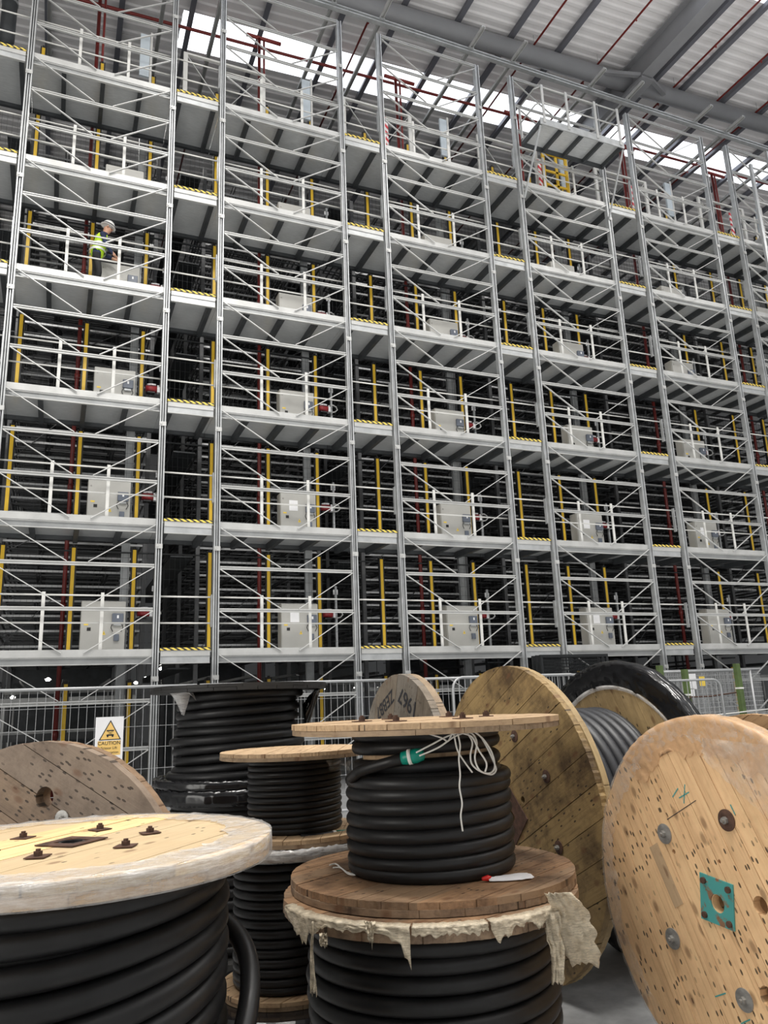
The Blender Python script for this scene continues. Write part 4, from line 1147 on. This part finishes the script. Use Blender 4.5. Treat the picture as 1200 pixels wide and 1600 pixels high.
wrap(t, .605, .47, .99, 1.076, 'black_wrap', seed=4.2, rag=.02, amp=.025, bottom=.06, n=200)

# ---- standing drums (axis horizontal)
def standing(label, face, n, plank, Rr, W, th, mats, pw, seed, cable_r, cmat, cr, holes=(), hole_core=0, jag=0, cw=None, coil_seed=1, lone=False):
    n = Vector(n).normalized(); org = Vector(face) - n * W
    M = frame_M(org, n, plank)
    t = thing('wooden_flange' if lone else 'cable_drum', label, 'drum flange' if lone else 'cable drum', M=M)
    Mi = M.inverted()
    hl = [(*(Mi @ Vector(p))[:2], r) for p, r in holes]
    fl = flange('front_flange', t, Rr, W - th, W, mats, pw, seed, hl, jag=jag)
    if lone: return t, M, Mi
    flange('rear_flange', t, Rr, 0, th, mats, pw, seed + 5, face_up=False, jag=jag)
    MB().lathe([(.05, th + .001), (Rr * .5, th + .001), (Rr * .5, W - th - .001), (.05, W - th - .001)], 48).build('barrel', mats[1], t)
    cw = cw or (th + cr, W - th - cr)
    turns = (cw[1] - cw[0]) / (2 * cr)
    MB().tube(coil(cable_r - cr, cw[0], cw[1], cr, turns, coil_seed, .002, .0, n=64), cr * 1.0, 12).build('cable', cmat, t, smooth=True)
    return t, M, Mi
# D10 right drum
F10 = Vector((2.57, 2.645, .745))
def w10(y, z): return F10 + Vector((0, y, z))
t, M, Mi = standing('large drum standing on edge at the lower right with a teal hub plate', F10, (-1, 0, 0), (0, -.339, -.664), .745, .36, .07,
                    ['wood_tan', 'wood_tan_x'], .085, 71, .6, 'cable_black', .03,
                    [(w10(.015, .005), .033), (w10(-.20, .04), .034), (w10(-.17, -.28), .034), (w10(.24, .17), .010), (w10(-.02, .17), .008)])
def L10(y, z, h=0): p = Mi @ w10(y, z); return p.x, p.y
cx, cy_ = L10(.015, .005)
cn = [L10(y - .025, z) for y, z in ((.119, .111), (-.055, .093), (-.032, -.083), (.142, -.071))]
ctr = Vector((cx, cy_)); 
pl = MB(); 
ringi = [(cx + .036 * math.cos(2 * PI * k / 24), cy_ + .036 * math.sin(2 * PI * k / 24)) for k in range(24)]
# square plate with a hole: outer ring sampled to 24 points
def sq_pt(ang):
    d = Vector((math.cos(ang), math.sin(ang))); best = 9
    for i in range(4):
        p, q = Vector(cn[i]), Vector(cn[(i + 1) % 4]); e = q - p; den = d.x * e.y - d.y * e.x
        if abs(den) < 1e-9: continue
        w = p - ctr; tt = (w.x * e.y - w.y * e.x) / den; uu = (w.x * d.y - w.y * d.x) / den
        if tt > 0 and -.001 <= uu <= 1.001: best = min(best, tt)
    return ctr + d * best
angs = sorted([2 * PI * k / 24 for k in range(24)] + [math.atan2(q[1] - cy_, q[0] - cx) % (2 * PI) for q in cn])
b0 = 0
for a in angs:
    o_ = sq_pt(a); i_ = ctr + Vector((math.cos(a), math.sin(a))) * .036
    pl.v += [(o_.x, o_.y, .3615), (o_.x, o_.y, .367), (i_.x, i_.y, .367), (i_.x, i_.y, .3615)]
n_ = len(angs)
for k in range(n_):
    j = (k + 1) % n_
    for e in range(4): pl.face([4 * k + e, 4 * k + (e + 1) % 4, 4 * j + (e + 1) % 4, 4 * j + e])
def teal_mat():
    m, nt, b = new_mat('teal_paint'); v = objco(nt)
    f = noise_(nt, v, 16, 5, .65)
    nt.links.new(mixc(nt, ramp(nt, f, [(.56, (0, 0, 0)), (.62, (1, 1, 1))]), (.08, .34, .32), (.25, .14, .08)), b.inputs['Base Color']); b.inputs['Roughness'].default_value = .5
teal_mat()
hp = pl.build('hub_plate', 'teal_paint', t, fix=True); hp['label'] = 'teal painted square hub plate'
for q in cn:
    p = ctr.lerp(Vector(q), .74); MB().tube([(p.x, p.y, .367), (p.x, p.y, .377)], .013, 10).build('rivet', 'rust', hp)
for k, (y, z, st) in enumerate(((.283, .238, 'zinc'), (-.09, .337, 'rust'), (.309, -.194, 'zinc'), (-.056, -.327, 'zinc'), (-.315, .0, 'zinc'))):
    x_, y_ = L10(y, z); bolt(t, x_, y_, .361, st, .95, k)
# pencil slash, repair patch
x0, y0 = L10(.256, .301); x1, y1 = L10(.066, .399)
MB().beam((x0, y0, .3614), (x1, y1, .3614), .003, .0015).build('cut_line', 'ink', t)
x0, y0 = L10(.365, .18); x1, y1 = L10(.245, -.05)
MB().beam((x0, y0, .3612), (x1, y1, .3612), .062, .003).build('repair_patch', 'wood_pale', t)
for (ya, za, yb, zb) in ((.205, .40, .165, .44), (.165, .40, .10, .43), (.14, .38, .12, .46), (-.02, -.42, -.07, -.39), (.10, -.36, .04, -.33), (-.12, .40, -.14, .36)):
    x0, y0 = L10(ya, za); x1, y1 = L10(yb, zb)
    MB().beam((x0, y0, .3613), (x1, y1, .3613), .005, .0012).build('marker_stroke', 'teal_paint', t)
wrap(t, .745, .655, .29, .36, 'film_clear', seed=7.7, rag=.03, amp=.012, bottom=.0, n=260)
up10 = math.atan2(*(lambda p: (p.y, p.x))((Mi.to_3x3() @ Vector((0, 0, 1)))))
lft10 = math.atan2(*(lambda p: (p.y, p.x))((Mi.to_3x3() @ Vector((0, 1, 0)))))
s_ = 1 if ((lft10 - up10) % (2 * PI)) < PI else -1
wrap(t, .746, .60, .29, .36, 'film_tan', 'film_layer', seed=1.1, rag=.05, amp=.012, bottom=0, n=120, a0=up10 - .95, a1=up10 + .75)
# crumpled clear film over the upper right
P = []
for i in range(19):
    u = i / 18; row = []
    for j in range(9):
        v = j / 8; y = -.02 - .34 * u; z = .66 - .22 * v * (.4 + u) - .02 * u
        p = Mi @ w10(y, z); row.append((p.x, p.y, .366 + .03 * abs(noise.noise(Vector((u * 5, v * 4 + u * 3, 1)))) + .012 * abs(noise.noise(Vector((u * 17, v * 12, 5))))))
    P.append(row)
MB().grid(P).build('crumpled_film', 'film_clear', t, smooth=True)

# D9 big drum centre right
F9 = Vector((2.62, 4.305, .90))
def w9(y, z): return F9 + Vector((0, y, z))
t, M, Mi = standing('largest drum on edge, weathered olive wood, far flange wrapped in black film', F9, (-1, 0, 0), (0, -.89, .455), .90, .90, .075,
                    ['wood_olive', 'wood_olive_x'], .16, 81, .62, 'cable_grey', .034, [(w9(0, 0), .035), (w9(-.14, .11), .02)], jag=.006, cw=(.21, .79))
def L9(y, z): p = Mi @ w9(y, z); return p.x, p.y
for k in range(8):
    a = R(102.6 + 45 * k); x_, y_ = L9(.485 * math.cos(a), .485 * math.sin(a)); bolt(t, x_, y_, .901, 'rust', .8, k)
x_, y_ = L9(0, 0)
m = MB(); 
for k in range(4):
    a = R(45 + 90 * k) ; 
m.box(-.13, -.037, -.13, .13, 0, .006).box(.037, .13, -.13, .13, 0, .006).box(-.037, .037, -.13, -.037, 0, .006).box(-.037, .037, .037, .13, 0, .006)
o = m.build('hub_plate', 'rust', t, loc=(x_, y_, .9015)); o.rotation_euler = (0, 0, R(20))
wrap(t, .90, .755, .075, .0 + .078, 'black_wrap', 'black_film', seed=5.5, rag=.01, amp=.03, bottom=0, n=160)
bf = MB(); prof = [(.755, .080), (.80, .088), (.86, .092), (.905, .086), (.92, .05), (.915, .0), (.90, -.01), (.80, -.012)]
P = []
for i in range(161):
    a = 2 * PI * i / 160; w = noise.noise(Vector((math.cos(a) * 7, math.sin(a) * 7, 0)))
    P.append([((r + .012 * w * (j > 2)) * math.cos(a), (r + .012 * w * (j > 2)) * math.sin(a), z + .010 * noise.noise(Vector((math.cos(a) * 12, math.sin(a) * 12, j)))) for j, (r, z) in enumerate(prof)])
bf.grid(P).build('rim_wrap', 'black_wrap', t, smooth=True)
MB().lathe([(.73, .079), (.757, .090), (.757, .094), (.73, .083)], 120).build('pale_film_edge', 'film_white', t, smooth=True)
# tie rod and cord
p0 = Mi @ w9(-.35, .60)
MB().box(-.03, .03, .0, .28, .085, .10).build('steel_strap', 'zinc', t, loc=(p0.x * .0 + (Mi @ Vector((3.35, 4.10, 1.36))).x, (Mi @ Vector((3.35, 4.10, 1.36))).y, 0)).rotation_euler = (0, 0, R(60))
MB().tube(smoothpts([Mi @ atX(x, y, 3.36) for x, y in ((968, 1130), (978, 1136), (988, 1146), (998, 1158), (1005, 1168))]), .006, 6).build('white_cord', 'rope', t, smooth=True)

# D2 standing drum left
n2 = Vector((math.cos(-2.223), math.sin(-2.223), 0)); F2 = Vector((.016, 4.089, .747)) + n2 * .08; t2 = Vector((-n2.y, n2.x, 0))
def w2(a, z): return F2 + t2 * a + Vector((0, 0, z))
t, M, Mi = standing('brown planked drum flange standing on edge behind the film-wrapped drum', F2, n2, t2 * .525 + Vector((0, 0, -.287)), .747, .10, .0998,
                    ['wood_brown', 'wood_brown_x'], .15, 91, .5, 'cable_black', .03, [(w2(0, 0), .035), (w2(.040, .500), .046)], jag=.004, lone=True)
p = Mi @ w2(.138, .412); bolt(t, p.x, p.y, .101, 'zinc', .75, 1)
for k in range(1, 6):
    a = R(83 + 60 * k); p = Mi @ w2(.425 * math.cos(a), .425 * math.sin(a)); bolt(t, p.x, p.y, .101, 'zinc', .95, k)
# D8 small oblique flange at the back
F8 = Vector((3.04, 6.90, .933))
t, M, Mi = standing('grey weathered drum flange on edge behind, dark painted numbers on its face', F8, (-1, 0, 0), (0, -.35, .93), .933, .14, .1398,
                    ['wood_grey', 'wood_grey_x'], .15, 95, .7, 'cable_black', .03, jag=.004, lone=True)
def mark(s, size, y, z, rot):
    # letters lie on the flange face, read from the front
    cu = bpy.data.curves.new('lettering', 'FONT'); cu.body = s; cu.size = size; cu.extrude = .0006; cu.align_x = 'CENTER'; cu.align_y = 'CENTER'; cu.offset = .002
    tmp = bpy.data.objects.new('lettering', cu); COL.objects.link(tmp); dg = bpy.context.evaluated_depsgraph_get(); dg.update()
    me = bpy.data.meshes.new_from_object(tmp.evaluated_get(dg)); bpy.data.objects.remove(tmp); me.materials.append(MATS['ink'])
    o = bpy.data.objects.new('lettering', me); COL.objects.link(o); o.parent = t
    c, s2 = math.cos(rot), math.sin(rot)
    Mw = Matrix(((0, 0, -1, F8.x - .003), (-c, s2, 0, F8.y + y), (s2, c, 0, F8.z + z), (0, 0, 0, 1)))
    o.matrix_local = Mi @ Mw
mark('1967', .21, -.23, .67, PI - .42)
mark('ZEBB7', .17, .31, .655, PI + .42)

# ================================================================== LIGHT
w = bpy.data.worlds.new('World'); scn.world = w; w.use_nodes = True
bg = w.node_tree.nodes['Background']; bg.inputs[0].default_value = (.93, .96, 1, 1); bg.inputs[1].default_value = 2.6
def area(name, loc, sx, sy, power, rot=(0, 0, 0), col=(1, .97, .92)):
    l = bpy.data.lights.new(name, 'AREA'); l.shape = 'RECTANGLE'; l.size = sx; l.size_y = sy; l.energy = power; l.color = col
    o = bpy.data.objects.new(name, l); COL.objects.link(o); o.location = loc; o.rotation_euler = rot; return o
for j, (x, y) in enumerate(((-6, 2), (10, 2), (18, 2), (26, 2), (-6, 9), (2, 9), (10, 9), (18, 9), (26, 9), (2, -6), (10, -6), (18, -6), (26, -6))):
    area('high_bay_lamp', (x, y, 19.2), 1.6, 1.6, 260)
for x, y in ((0, 1.5), (4, 3.5), (-3, 5)):
    area('high_bay_lamp', (x, y, 18.0), 1.6, 1.6, 850)
for j, (x, y) in enumerate(((0, 22), (16, 24))):
    area('rear_bay_lamp', (x, y, 19.5), 1.6, 1.6, 130)
area('front_fill_light', (9, YF + .3, 3.2), 34, 5.5, 200, (-PI / 2 , 0, 0), (.95, .98, 1))  # unseen fill light, added to brighten the deck undersides from the front
area('left_fill_light', (XL + 1.2, -3, 4.5), 8, 14, 1500, (0, -PI / 2, -.35), (1, .97, .92))  # unseen fill light, added on the left to brighten the drum faces
area('floor_bounce_fill', (9, 3, 2.4), 38, 23, 3100, (PI, 0, 0))  # added upward fill, stands in for light bounced off the floor

# ================================================================== CAMERA
cam = bpy.data.cameras.new('camera'); co = bpy.data.objects.new('camera', cam); COL.objects.link(co); scn.camera = co
cam.sensor_fit = 'VERTICAL'; cam.sensor_height = 36; cam.lens = 36 * FPX / 1600; cam.clip_end = 200
Mc = Matrix((CR, CU, -FW)).transposed().to_4x4(); Mc.translation = (0, 0, CAMZ); co.matrix_world = Mc
vs = scn.view_settings; vs.view_transform = 'Standard'; vs.look = 'None'; vs.exposure = 0; vs.gamma = 1; vs.use_curve_mapping = False
scn.cycles.use_denoising = True; scn.cycles.max_bounces = 8; scn.cycles.transparent_max_bounces = 16
